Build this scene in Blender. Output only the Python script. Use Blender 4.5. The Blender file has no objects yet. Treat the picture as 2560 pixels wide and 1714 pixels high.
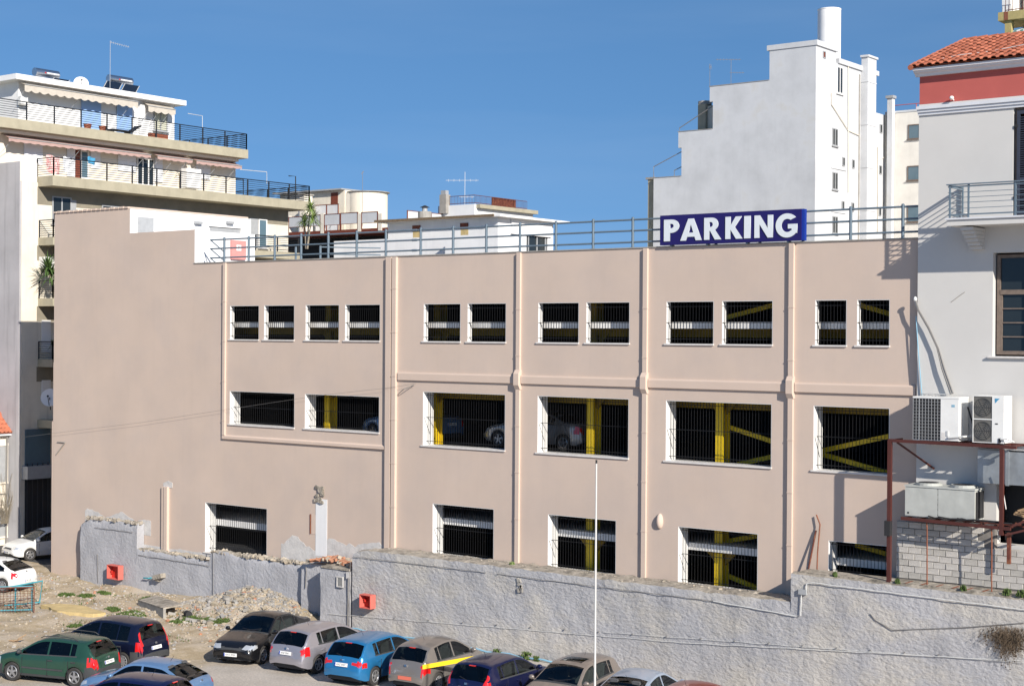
import bpy, bmesh, math, random
from mathutils import Vector, Matrix, noise as mnoise
random.seed(7)
SC = bpy.context.scene
COL = SC.collection

# ------------------------------------------------------------------ camera
CAM_F, CAM_YAW, CAM_PITCH, CAM_ROLL = 3852.5, math.radians(37.409), math.radians(-.2548), math.radians(.3881)
CAM = Vector((35.1, -45.0, 11.4))
_f = Vector((-math.sin(CAM_YAW)*math.cos(CAM_PITCH), math.cos(CAM_YAW)*math.cos(CAM_PITCH), math.sin(CAM_PITCH)))
_r = _f.cross(Vector((0, 0, 1))).normalized(); _u = _r.cross(_f)
_c, _s = math.cos(CAM_ROLL), math.sin(CAM_ROLL)
_r, _u = _r*_c+_u*_s, _u*_c-_r*_s
cd = bpy.data.cameras.new('camera'); cam = bpy.data.objects.new('camera', cd); COL.objects.link(cam)
cam.matrix_world = Matrix(((_r.x, _u.x, -_f.x, CAM.x), (_r.y, _u.y, -_f.y, CAM.y), (_r.z, _u.z, -_f.z, CAM.z), (0, 0, 0, 1)))
cd.sensor_width = 36; cd.lens = CAM_F/2560*36; cd.clip_start = .5; cd.clip_end = 3000
SC.camera = cam

# ------------------------------------------------------------------ light
LD = Vector((-2.05, 1.0, -1.17)).normalized()          # direction in which sunlight travels
w = bpy.data.worlds.new('World'); SC.world = w; w.use_nodes = True
nt = w.node_tree; nt.nodes.clear()
sky = nt.nodes.new('ShaderNodeTexSky'); sky.sky_type = 'NISHITA'; sky.sun_disc = False
sky.sun_elevation = math.asin(-LD.z)
sky.sun_rotation = math.atan2(-LD.x, -LD.y)
sky.altitude = 60; sky.air_density = 1.0; sky.dust_density = .1; sky.ozone_density = 3.0
# thin haze-free winter sky: the lookup is lifted a little so that the horizon stays as blue as in the photograph
tcw = nt.nodes.new('ShaderNodeTexCoord'); sxw = nt.nodes.new('ShaderNodeSeparateXYZ'); cxw = nt.nodes.new('ShaderNodeCombineXYZ')
mzw = nt.nodes.new('ShaderNodeMath'); mzw.operation = 'MULTIPLY_ADD'; mzw.inputs[1].default_value = .72; mzw.inputs[2].default_value = .225
nt.links.new(tcw.outputs['Generated'], sxw.inputs[0]); nt.links.new(sxw.outputs[0], cxw.inputs[0]); nt.links.new(sxw.outputs[1], cxw.inputs[1])
nt.links.new(sxw.outputs[2], mzw.inputs[0]); nt.links.new(mzw.outputs[0], cxw.inputs[2]); nt.links.new(cxw.outputs[0], sky.inputs[0])
bg = nt.nodes.new('ShaderNodeBackground'); bg.inputs['Strength'].default_value = .091
wo = nt.nodes.new('ShaderNodeOutputWorld')
hs = nt.nodes.new('ShaderNodeHueSaturation'); hs.inputs['Saturation'].default_value = 1.18
nt.links.new(sky.outputs[0], hs.inputs['Color']); 
# very faint high cirrus
mpw = nt.nodes.new('ShaderNodeMapping'); mpw.inputs['Scale'].default_value = (1.2, 1.2, 9); mpw.inputs['Rotation'].default_value = (.12, .05, 0)
nzw = nt.nodes.new('ShaderNodeTexNoise'); nzw.inputs['Scale'].default_value = 1.6; nzw.inputs['Detail'].default_value = 5
mrw = nt.nodes.new('ShaderNodeMapRange'); mrw.inputs[1].default_value = .45; mrw.inputs[2].default_value = .85; mrw.inputs[4].default_value = .16
mxw = nt.nodes.new('ShaderNodeMix'); mxw.data_type = 'RGBA'; mxw.inputs[7].default_value = (4.6, 5.6, 7.0, 1)
nt.links.new(tcw.outputs['Generated'], mpw.inputs[0]); nt.links.new(mpw.outputs[0], nzw.inputs['Vector']); nt.links.new(nzw.outputs[0], mrw.inputs[0]); nt.links.new(mrw.outputs[0], mxw.inputs[0])
nt.links.new(hs.outputs[0], mxw.inputs[6]); nt.links.new(mxw.outputs[2], bg.inputs['Color'])
nt.links.new(bg.outputs[0], wo.inputs['Surface'])
sd = bpy.data.lights.new('sun', 'SUN'); sd.energy = 4.9; sd.angle = math.radians(.53); sd.color = (1, .935, .84)
sun = bpy.data.objects.new('sun', sd); COL.objects.link(sun); sun.rotation_euler = LD.to_track_quat('-Z', 'Y').to_euler()
sun.location = (40, -40, 60)
SC.view_settings.view_transform = 'Standard'; SC.view_settings.look = 'None'
SC.view_settings.exposure = 0.46; SC.view_settings.gamma = 1
SC.view_settings.use_curve_mapping = False
SC.render.engine = 'CYCLES'

# ------------------------------------------------------------------ helpers
def un(px, py, axis, val):
    """world point seen at photograph pixel (px,py) on the plane axis=val (surveying the photograph)"""
    d = _f+_r*((px-1280)/CAM_F)+_u*((857-py)/CAM_F)
    t = (val-CAM[axis])/d[axis]
    return CAM+d*t
H = 11.4
ORG = {}
def props(o, label=None, cat=None, group=None, kind=None):
    if label: o['label'] = label
    if cat: o['category'] = cat
    if group: o['group'] = group
    if kind: o['kind'] = kind
    return o
def thing(name, label, cat, loc=(0, 0, 0), rotz=0, group=None):
    o = bpy.data.objects.new(name, None); COL.objects.link(o)
    o.location = loc; o.rotation_euler = (0, 0, rotz); o.empty_display_size = .3
    ORG[o.name] = Vector(loc)
    return props(o, label, cat, group)
class MB:
    def __init__(s): s.v = []; s.f = []; s.m = []
    def face(s, pts, m=0):
        n = len(s.v); s.v += [tuple(p) for p in pts]; s.f.append(tuple(range(n, n+len(pts)))); s.m.append(m); return s
    def raw(s, vs, fs, m=0):
        n = len(s.v); s.v += [tuple(p) for p in vs]
        for f in fs: s.f.append(tuple(n+i for i in f)); s.m.append(m)
        return s
    def box(s, x0, x1, y0, y1, z0, z1, m=0):
        if x0 > x1: x0, x1 = x1, x0
        if y0 > y1: y0, y1 = y1, y0
        if z0 > z1: z0, z1 = z1, z0
        return s.raw([(x0, y0, z0), (x1, y0, z0), (x1, y1, z0), (x0, y1, z0), (x0, y0, z1), (x1, y0, z1), (x1, y1, z1), (x0, y1, z1)],
                     [(0, 3, 2, 1), (4, 5, 6, 7), (0, 1, 5, 4), (1, 2, 6, 5), (2, 3, 7, 6), (3, 0, 4, 7)], m)
    def obox(s, c, d, rz=0, rx=0, ry=0, m=0):
        M = Matrix.Translation(c) @ Matrix.Rotation(rz, 4, 'Z') @ Matrix.Rotation(ry, 4, 'Y') @ Matrix.Rotation(rx, 4, 'X')
        a, b, h = d[0]/2, d[1]/2, d[2]/2
        vs = [M @ Vector(p) for p in [(-a, -b, -h), (a, -b, -h), (a, b, -h), (-a, b, -h), (-a, -b, h), (a, -b, h), (a, b, h), (-a, b, h)]]
        return s.raw(vs, [(0, 3, 2, 1), (4, 5, 6, 7), (0, 1, 5, 4), (1, 2, 6, 5), (2, 3, 7, 6), (3, 0, 4, 7)], m)
    def prism(s, pts, axis, a, b, m=0):
        """2-D polygon extruded along an axis: 'y' -> pts are (x,z), 'x' -> (y,z), 'z' -> (x,y)"""
        f = {'y': lambda p, t: (p[0], t, p[1]), 'x': lambda p, t: (t, p[0], p[1]), 'z': lambda p, t: (p[0], p[1], t)}[axis]
        n = len(pts)
        s.raw([f(p, a) for p in pts]+[f(p, b) for p in pts],
              [tuple(range(n)), tuple(range(2*n-1, n-1, -1))]+[(i, i+n, (i+1) % n+n, (i+1) % n) for i in range(n)], m)
        return s
    def tube(s, pts, r, n=6, m=0, r2=None):
        pts = [Vector(p) for p in pts]; k = len(pts); rings = []
        for i, p in enumerate(pts):
            d = (pts[min(i+1, k-1)]-pts[max(i-1, 0)]).normalized()
            a = Vector((0, 0, 1)) if abs(d.z) < .9 else Vector((1, 0, 0))
            e1 = d.cross(a).normalized(); e2 = d.cross(e1)
            rr = r if r2 is None else r+(r2-r)*i/(k-1)
            rings.append([p+(e1*math.cos(2*math.pi*j/n)+e2*math.sin(2*math.pi*j/n))*rr for j in range(n)])
        vs = [q for R in rings for q in R]; fs = []
        for i in range(k-1):
            for j in range(n): fs.append((i*n+j, i*n+(j+1) % n, (i+1)*n+(j+1) % n, (i+1)*n+j))
        fs += [tuple(range(n-1, -1, -1)), tuple(range((k-1)*n, k*n))]
        return s.raw(vs, fs, m)
    def cyl(s, c, r, z0, z1, n=16, r2=None, m=0):
        return s.tube([(c[0], c[1], z0), (c[0], c[1], z1)], r, n, m, r2)
    def sphere(s, c, rx, ry, rz, n=10, k=6, m=0):
        vs = [(c[0], c[1], c[2]+rz)]; fs = []
        for i in range(1, k):
            t = math.pi*i/k
            for j in range(n):
                a = 2*math.pi*j/n; vs.append((c[0]+rx*math.sin(t)*math.cos(a), c[1]+ry*math.sin(t)*math.sin(a), c[2]+rz*math.cos(t)))
        vs.append((c[0], c[1], c[2]-rz)); L = len(vs)-1
        for j in range(n): fs.append((0, 1+j, 1+(j+1) % n)); fs.append((L, L-n+(j+1) % n, L-n+j))
        for i in range(k-2):
            for j in range(n): a = 1+i*n+j; b = 1+i*n+(j+1) % n; fs.append((a, a+n, b+n, b))
        return s.raw(vs, fs, m)
    def mesh(s, name, mats, smooth=False, fix=True):
        me = bpy.data.meshes.new(name); me.from_pydata(s.v, [], s.f)
        for mt in (mats if isinstance(mats, (list, tuple)) else [mats]): me.materials.append(mt)
        me.polygons.foreach_set('material_index', s.m)
        if fix:
            bm = bmesh.new(); bm.from_mesh(me); bmesh.ops.recalc_face_normals(bm, faces=bm.faces); bm.to_mesh(me); bm.free()
        if smooth:
            me.polygons.foreach_set('use_smooth', [True]*len(me.polygons))
            try: me.set_sharp_from_angle(angle=math.radians(smooth if smooth is not True else 40))
            except Exception: pass
        me.update(); return me
    def build(s, name, mats, parent=None, smooth=False, local=False, fix=True):
        return link(name, s.mesh(name, mats, smooth, fix), parent, local)
def link(name, me, parent=None, local=False):
    o = bpy.data.objects.new(name, me); COL.objects.link(o)
    if parent:
        o.parent = parent
        if not local: o.location = -ORG.get(parent.name, Vector((0, 0, 0)))
    return o
def top(name, mb, mats, label, cat, group=None, smooth=False, kind=None, at=None):
    """a thing that is one mesh; its origin is set at its base"""
    me = mb.mesh(name, mats, smooth)
    if at is None:
        xs = [v.co for v in me.vertices]; at = Vector((sum(c.x for c in xs)/len(xs), sum(c.y for c in xs)/len(xs), min(c.z for c in xs)))
    me.transform(Matrix.Translation(-Vector(at)))
    o = bpy.data.objects.new(name, me); COL.objects.link(o); o.location = at
    return props(o, label, cat, group, kind)
def text(name, s, size, mt, parent, M, ext=.003, local=False, bold=0):
    cu = bpy.data.curves.new(name, 'FONT'); cu.body = s; cu.size = size; cu.extrude = ext; cu.offset = bold
    cu.align_x = 'CENTER'; cu.align_y = 'CENTER'; cu.resolution_u = 3
    t = bpy.data.objects.new(name, cu); me = bpy.data.meshes.new_from_object(t); bpy.data.objects.remove(t)
    me.materials.clear(); me.materials.append(mt); me.transform(M)
    return link(name, me, parent, local)

# ------------------------------------------------------------------ materials
def srgb(r, g, b):
    f = lambda c: (c/255/12.92 if c/255 <= .04045 else ((c/255+.055)/1.055)**2.4)
    return (f(r), f(g), f(b))
def mat(name, col, rough=.85, var=.10, scale=1.2, bump=0, bscale=30, bdist=.01, metal=0, col2=None, c2amt=.5, c2scale=2.0,
        streak=0, coat=0, alpha=None, stretch=None):
    m = bpy.data.materials.new(name); m.use_nodes = True; t = m.node_tree; N = t.nodes.new; L = t.links.new
    b = t.nodes['Principled BSDF']; b.inputs['Roughness'].default_value = rough; b.inputs['Metallic'].default_value = metal
    if coat: b.inputs['Coat Weight'].default_value = coat; b.inputs['Coat Roughness'].default_value = .05
    tc = N('ShaderNodeTexCoord'); out = None
    def nz(sc, det=5, st=None):
        n = N('ShaderNodeTexNoise'); n.inputs['Scale'].default_value = sc; n.inputs['Detail'].default_value = det; n.inputs['Roughness'].default_value = .6
        if st:
            mp = N('ShaderNodeMapping'); mp.inputs['Scale'].default_value = st; L(tc.outputs['Object'], mp.inputs[0]); L(mp.outputs[0], n.inputs['Vector'])
        else: L(tc.outputs['Object'], n.inputs['Vector'])
        return n
    def mix(a, bb, fac, mode='MIX'):
        x = N('ShaderNodeMix'); x.data_type = 'RGBA'; x.blend_type = mode
        if isinstance(fac, (int, float)): x.inputs[0].default_value = fac
        else: L(fac, x.inputs[0])
        for i, q in ((6, a), (7, bb)):
            if isinstance(q, tuple): x.inputs[i].default_value = (*q[:3], 1)
            else: L(q, x.inputs[i])
        return x.outputs[2]
    def ramp(o, lo, hi):
        r = N('ShaderNodeMapRange'); r.inputs[1].default_value = lo; r.inputs[2].default_value = hi; L(o, r.inputs[0]); return r.outputs[0]
    c = tuple(col)
    if col2: c = mix(c, tuple(col2), ramp(nz(c2scale, 6, stretch).outputs[0], .62-c2amt*.35, .72-c2amt*.2))
    if var:
        n = nz(scale, 6); r = N('ShaderNodeMapRange'); r.inputs[1].default_value = .3; r.inputs[2].default_value = .7
        r.inputs[3].default_value = 1-var; r.inputs[4].default_value = 1+var*.6; L(n.outputs[0], r.inputs[0])
        g = N('ShaderNodeCombineColor')
        for i in range(3): L(r.outputs[0], g.inputs[i])
        c = mix(c, g.outputs[0], 1.0, 'MULTIPLY')
    if streak:
        n = nz(1.0, 4, (3.0, 3.0, .18)); g = ramp(n.outputs[0], .52, .75)
        mm = N('ShaderNodeMath'); mm.operation = 'MULTIPLY'; mm.inputs[1].default_value = streak; L(g, mm.inputs[0])
        c = mix(c, tuple(x*.45 for x in col), mm.outputs[0])
    if isinstance(c, tuple): b.inputs['Base Color'].default_value = (*c, 1)
    else: L(c, b.inputs['Base Color'])
    if bump:
        n = nz(bscale, 8, stretch if bdist > .03 else None); bp = N('ShaderNodeBump'); bp.inputs['Strength'].default_value = bump; bp.inputs['Distance'].default_value = bdist
        L(n.outputs[0], bp.inputs['Height']); L(bp.outputs[0], b.inputs['Normal'])
    return m
M = {}
M['pink_plaster'] = mat('pink_plaster', (.55, .440, .365), .9, .06, .35, .12, 6, .006, col2=(.525, .425, .36), c2amt=.5, c2scale=.5, streak=.05)
M['pink_trim'] = mat('pink_trim', (.575, .455, .375), .85, .04, .8)
M['white_paint'] = mat('white_paint', (.78, .77, .75), .7, .05, 1.5)
M['white_wall'] = mat('white_wall', (.76, .76, .76), .9, .08, .5, .1, 8, .01, streak=.12)
M['marble'] = mat('marble', (.66, .63, .60), .5, .12, 6)
M['grille'] = mat('grille', (.006, .006, .007), .6, 0)
M['concrete'] = mat('concrete', (.32, .30, .27), .95, .25, 2, .3, 20, .02)
M['cap_concrete'] = mat('cap_concrete', (.40, .355, .295), .97, .35, 3.2, .8, 9, .06, col2=(.22, .195, .16), c2amt=.5, c2scale=3)
M['grey_stucco'] = mat('grey_stucco', (.40, .395, .405), .97, .12, .5, .55, 5.5, .12, col2=(.47, .445, .41), c2amt=.55, c2scale=.6, stretch=(1, 1, 1.6))
M['grey_stucco_fine'] = mat('grey_stucco_fine', (.39, .39, .41), .97, .14, .6, .6, 7, .07)
M['patch'] = mat('patch', (.56, .54, .52), .97, .2, 3, .5, 8, .04)
M['yellow_shaded'] = mat('yellow_shaded', (.26, .17, .012), .7, .2, 3)  # yellow steel with the deck shade put into its colour
M['interior'] = mat('interior', (.022, .022, .024), .9, .3, 1)  # near-black: the gloom inside the garage is put into the colour
M['slab'] = mat('slab', (.78, .77, .75), .9, .1, 2)
M['yellow'] = mat('yellow', (.72, .50, .01), .5, .08, 3)
M['rail'] = mat('rail', (.125, .17, .21), .5, .12, 3)
M['sign_blue'] = mat('sign_blue', (.014, .008, .10), .35, .05, 1)
M['sign_edge'] = mat('sign_edge', (.01, .035, .28), .35, .05, 1)
M['sign_white'] = mat('sign_white', (.66, .70, .73), .5, .02, 2)
M['red'] = mat('red', (.50, .025, .015), .5, .12, 5)
M['red_pale'] = mat('red_pale', (.62, .27, .25), .6, .1, 4)
M['ochre'] = mat('ochre', (.42, .35, .15), .9, .2, 2.5, .2, 10, .01, streak=.3)
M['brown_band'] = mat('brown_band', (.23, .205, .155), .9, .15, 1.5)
M['red_faded'] = mat('red_faded', (.62, .14, .11), .6, .12, 4)
M['heap_grey'] = mat('heap_grey', (.30, .285, .265), .97, .4, 2.5)
M['heap_brown'] = mat('heap_brown', (.34, .29, .22), .97, .4, 2.5)
M['fan_grey'] = mat('fan_grey', (.13, .125, .115), .7, .1, 5)
M['dark'] = mat('dark', (.02, .02, .022), .7, .1)
M['glass_dark'] = mat('glass_dark', (.02, .026, .03), .06, 0)
M['glass_blue'] = mat('glass_blue', (.10, .16, .20), .1, .1, 1)
M['cream'] = mat('cream', (.74, .68, .58), .9, .05, .6, .1, 8, .01)
M['cream_dirty'] = mat('cream_dirty', (.72, .66, .55), .92, .12, .7, .2, 8, .01, streak=.3)
M['tower_white'] = mat('tower_white', (.56, .57, .585), .92, .14, .5, .15, 6, .01, col2=(.50, .495, .48), c2amt=.15, c2scale=.5, streak=.08)
M['wing_cream'] = mat('wing_cream', (.74, .705, .64), .92, .12, .6, .15, 6, .01, streak=.12)
M['slab_olive'] = mat('slab_olive', (.37, .335, .245), .9, .14, 1.5, .2, 10, .01, streak=.2)
M['grey_party'] = mat('grey_party', (.44, .43, .44), .92, .16, .4, .2, 6, .01, streak=.5)
M['blue_shutter'] = mat('blue_shutter', (.28, .44, .72), .6, .05, 2)
M['white_shutter'] = mat('white_shutter', (.78, .79, .82), .6, .04, 2)
M['black_rail'] = mat('black_rail', (.012, .014, .018), .5, 0)
M['awning'] = mat('awning', (.50, .45, .385), .9, .12, 4)
M['awning_pink'] = mat('awning_pink', (.42, .28, .25), .9, .12, 4)
M['awning_green'] = mat('awning_green', (.16, .32, .27), .9, .3, 9)
M['steel'] = mat('steel', (.62, .64, .66), .33, .05, 3, metal=1)
M['solar'] = mat('solar', (.01, .016, .03), .12, 0)
M['metal_grey'] = mat('metal_grey', (.34, .35, .36), .5, .1, 4)
M['galv'] = mat('galv', (.36, .39, .41), .45, .25, 2.5, metal=.5)
M['rust'] = mat('rust', (.13, .035, .022), .8, .3, 6, col2=(.25, .09, .04), c2amt=.35, c2scale=7)
M['rust_bright'] = mat('rust_bright', (.24, .085, .045), .85, .3, 9)
M['red_steel'] = mat('red_steel', (.075, .018, .013), .6, .2, 3)
M['brown_red'] = mat('brown_red', (.17, .04, .02), .7, .3, 6)
M['terracotta'] = mat('terracotta', (.38, .11, .055), .85, .3, 3, col2=(.26, .085, .05), c2amt=.4, c2scale=5)
M['tile_b'] = mat('tile_b', (.44, .14, .075), .85, .25, 4)
M['salmon'] = mat('salmon', (.44, .10, .085), .9, .08, 1.2)
M['house_white'] = mat('house_white', (.57, .555, .53), .92, .05, .5, .12, 6, .01)
M['cornice'] = mat('cornice', (.62, .63, .66), .8, .06, 2)
M['wood_frame'] = mat('wood_frame', (.17, .13, .105), .8, .25, 8)
M['navy_shutter'] = mat('navy_shutter', (.035, .042, .065), .6, .15, 6)
M['ac_white'] = mat('ac_white', (.76, .755, .73), .5, .06, 2)
M['ac_beige'] = mat('ac_beige', (.44, .45, .42), .6, .12, 2.5, streak=.12)
M['cinder'] = mat('cinder', (.50, .475, .44), .97, .22, 2.2, .6, 30, .02)
M['cinder2'] = mat('cinder2', (.43, .41, .375), .97, .25, 2.2, .6, 30, .02)
M['mortar'] = mat('mortar', (.20, .185, .17), .97, .3, 5)
M['leaf'] = mat('leaf', (.07, .13, .03), .6, .35, 6)
M['leaf_yellow'] = mat('leaf_yellow', (.17, .24, .06), .6, .3, 6)
M['weed'] = mat('weed', (.075, .12, .025), .8, .4, 8)
M['dry'] = mat('dry', (.17, .12, .075), .9, .4, 9)
M['trunk'] = mat('trunk', (.28, .24, .18), .9, .3, 8)
M['wood'] = mat('wood', (.42, .28, .16), .85, .35, 10)
M['teal'] = mat('teal', (.05, .28, .34), .6, .2, 4)
M['wire'] = mat('wire', (.20, .19, .18), .7, 0)
M['wire_white'] = mat('wire_white', (.62, .62, .60), .6, .05)
M['pipe_blue'] = mat('pipe_blue', (.22, .42, .55), .6, .1)
M['brick_red'] = mat('brick_red', (.42, .20, .12), .95, .4, 8)
M['stone'] = mat('stone', (.41, .35, .27), .97, .3, 2.3)
M['stone_grey'] = mat('stone_grey', (.36, .34, .32), .97, .4, 2.3)
M['tyre'] = mat('tyre', (.035, .033, .032), .85, .25, 8)
M['rim'] = mat('rim', (.42, .42, .43), .35, .1, 8, metal=.7)
M['hubcap'] = mat('hubcap', (.30, .30, .31), .5, .1, 8, metal=.4)
M['plastic'] = mat('plastic', (.045, .047, .05), .65, .15, 5)
def glass_mat():
    m = bpy.data.materials.new('car_glass'); m.use_nodes = True; t = m.node_tree; N = t.nodes.new; L = t.links.new; t.nodes.clear()
    o = N('ShaderNodeOutputMaterial'); mx = N('ShaderNodeMixShader'); fr = N('ShaderNodeFresnel'); fr.inputs[0].default_value = 1.5
    tr = N('ShaderNodeBsdfTransparent'); tr.inputs[0].default_value = (.50, .58, .55, 1); gl = N('ShaderNodeBsdfGlossy'); gl.inputs['Roughness'].default_value = .03; gl.inputs[0].default_value = (.9, .95, 1, 1)
    L(fr.outputs[0], mx.inputs[0]); L(tr.outputs[0], mx.inputs[1]); L(gl.outputs[0], mx.inputs[2]); L(mx.outputs[0], o.inputs[0]); return m
M['car_glass'] = glass_mat()
M['seat'] = mat('seat', (.09, .09, .095), .9, .2, 5)
M['lamp_red'] = mat('lamp_red', (.55, .012, .012), .12, 0, coat=1)
M['lamp_clear'] = mat('lamp_clear', (.62, .64, .66), .1, 0, metal=.5)
M['plate'] = mat('plate', (.78, .78, .76), .5, .03)
M['plate_red'] = mat('plate_red', (.62, .15, .10), .5, .05)
M['plate_blue'] = mat('plate_blue', (.02, .06, .4), .5, 0)
M['ink'] = mat('ink', (.02, .02, .025), .7, 0)
M['barrier_yellow'] = mat('barrier_yellow', (.80, .56, .01), .45, .05, 3)
M['pole_white'] = mat('pole_white', (.55, .54, .52), .5, .08, 6)
M['cloth_blue'] = mat('cloth_blue', (.06, .28, .48), .9, .1)
M['cloth_red'] = mat('cloth_red', (.75, .25, .25), .9, .3, 9, col2=(.8, .7, .65), c2amt=.6, c2scale=8)
M['curtain'] = mat('curtain', (.50, .50, .40), .9, .1)
M['foam'] = mat('foam', (.55, .42, .20), .95, .25, 3, .4, 10, .03)
def ground_mat():
    m = bpy.data.materials.new('ground_dirt'); m.use_nodes = True; t = m.node_tree; N = t.nodes.new; L = t.links.new
    b = t.nodes['Principled BSDF']; b.inputs['Roughness'].default_value = .97
    tc = N('ShaderNodeTexCoord')
    def nz(sc, d=8): n = N('ShaderNodeTexNoise'); n.inputs['Scale'].default_value = sc; n.inputs['Detail'].default_value = d; n.inputs['Roughness'].default_value = .65; L(tc.outputs['Object'], n.inputs['Vector']); return n.outputs[0]
    def ramp(o, stops):
        r = N('ShaderNodeValToRGB'); e = r.color_ramp.elements; e[0].position, e[0].color = stops[0][0], (*stops[0][1], 1); e[1].position, e[1].color = stops[1][0], (*stops[1][1], 1)
        for p, c in stops[2:]: x = e.new(p); x.color = (*c, 1)
        L(o, r.inputs[0]); return r.outputs[0]
    dirt = ramp(nz(.9), [(.30, (.29, .22, .13)), (.75, (.54, .48, .40)), (.45, (.41, .33, .22)), (.58, (.50, .42, .32))])
    lot = ramp(nz(.7), [(.30, (.43, .385, .335)), (.72, (.55, .495, .435))])
    sp = N('ShaderNodeSeparateXYZ'); L(tc.outputs['Object'], sp.inputs[0])
    # dirt towards -x ; lot towards +x
    a = N('ShaderNodeMath'); a.operation = 'MULTIPLY_ADD'; a.inputs[1].default_value = .25; L(sp.outputs[0], a.inputs[0])
    y = N('ShaderNodeMath'); y.operation = 'MULTIPLY'; y.inputs[1].default_value = -.12; L(sp.outputs[1], y.inputs[0]); L(y.outputs[0], a.inputs[2])
    n2 = N('ShaderNodeMath'); n2.operation = 'MULTIPLY_ADD'; n2.inputs[1].default_value = 1.6; L(nz(.5), n2.inputs[0]); L(a.outputs[0], n2.inputs[2])
    mr = N('ShaderNodeMapRange'); mr.inputs[1].default_value = .25; mr.inputs[2].default_value = .75; L(n2.outputs[0], mr.inputs[0])
    x = N('ShaderNodeMix'); x.data_type = 'RGBA'; L(mr.outputs[0], x.inputs[0]); L(dirt, x.inputs[6]); L(lot, x.inputs[7])
    gr = ramp(nz(14, 4), [(.35, (.72, .72, .72)), (.65, (1.1, 1.08, 1.05))])
    y2 = N('ShaderNodeMix'); y2.data_type = 'RGBA'; y2.blend_type = 'MULTIPLY'; y2.inputs[0].default_value = .75; L(x.outputs[2], y2.inputs[6]); L(gr, y2.inputs[7])
    L(y2.outputs[2], b.inputs['Base Color'])
    bp = N('ShaderNodeBump'); bp.inputs['Strength'].default_value = .55; bp.inputs['Distance'].default_value = .05; L(nz(9, 10), bp.inputs['Height']); L(bp.outputs[0], b.inputs['Normal'])
    return m
M['ground'] = ground_mat()
M['asphalt'] = mat('asphalt', (.06, .06, .062), .95, .2, 1, .3, 40, .01)

# ------------------------------------------------------------------ ground
def mound(x, y):
    return max(0, 0.85*math.exp(-(abs(x+11.9)/2.8)**2.2)*max(0, min(1, (y+3.6)/3.0)))
def gz(x, y):
    z = 0
    if x < 0 and y > -16:
        k = max(0, min(1, (-4-x)/4))*max(0, min(1, (y+13)/4)) if x > -30 else 0.15
        z = k*(.13*mnoise.noise(Vector((x*.55, y*.55, 0)))+.07*mnoise.noise(Vector((x*1.7, y*1.7, 3))))
    return z+mound(x, y)*(1+.12*mnoise.noise(Vector((x*2, y*2, 9))))
def build_ground():
    xs = [-800, -300, -120, -60, -45]+[-36+.3*i for i in range(184)]+[22, 28, 40, 80, 250, 800]
    ys = [-200, -80, -45, -30, -24]+[-20+.3*i for i in range(76)]+[4, 8, 14, 25, 60, 200, 900]
    vs = [(x, y, gz(x, y) if -36 <= x <= 19 and -20 <= y <= 2.6 else 0) for y in ys for x in xs]
    n = len(xs); fs = [(j*n+i, j*n+i+1, (j+1)*n+i+1, (j+1)*n+i) for j in range(len(ys)-1) for i in range(n-1)]
    b = MB().raw(vs, fs); o = b.build('ground', M['ground'], smooth=60, fix=False); props(o, kind='structure')
    r = MB().box(-36.7, -27.5, 1.5, 160, -.3, .012).build('road', M['asphalt']); props(r, kind='structure')
build_ground()
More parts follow.
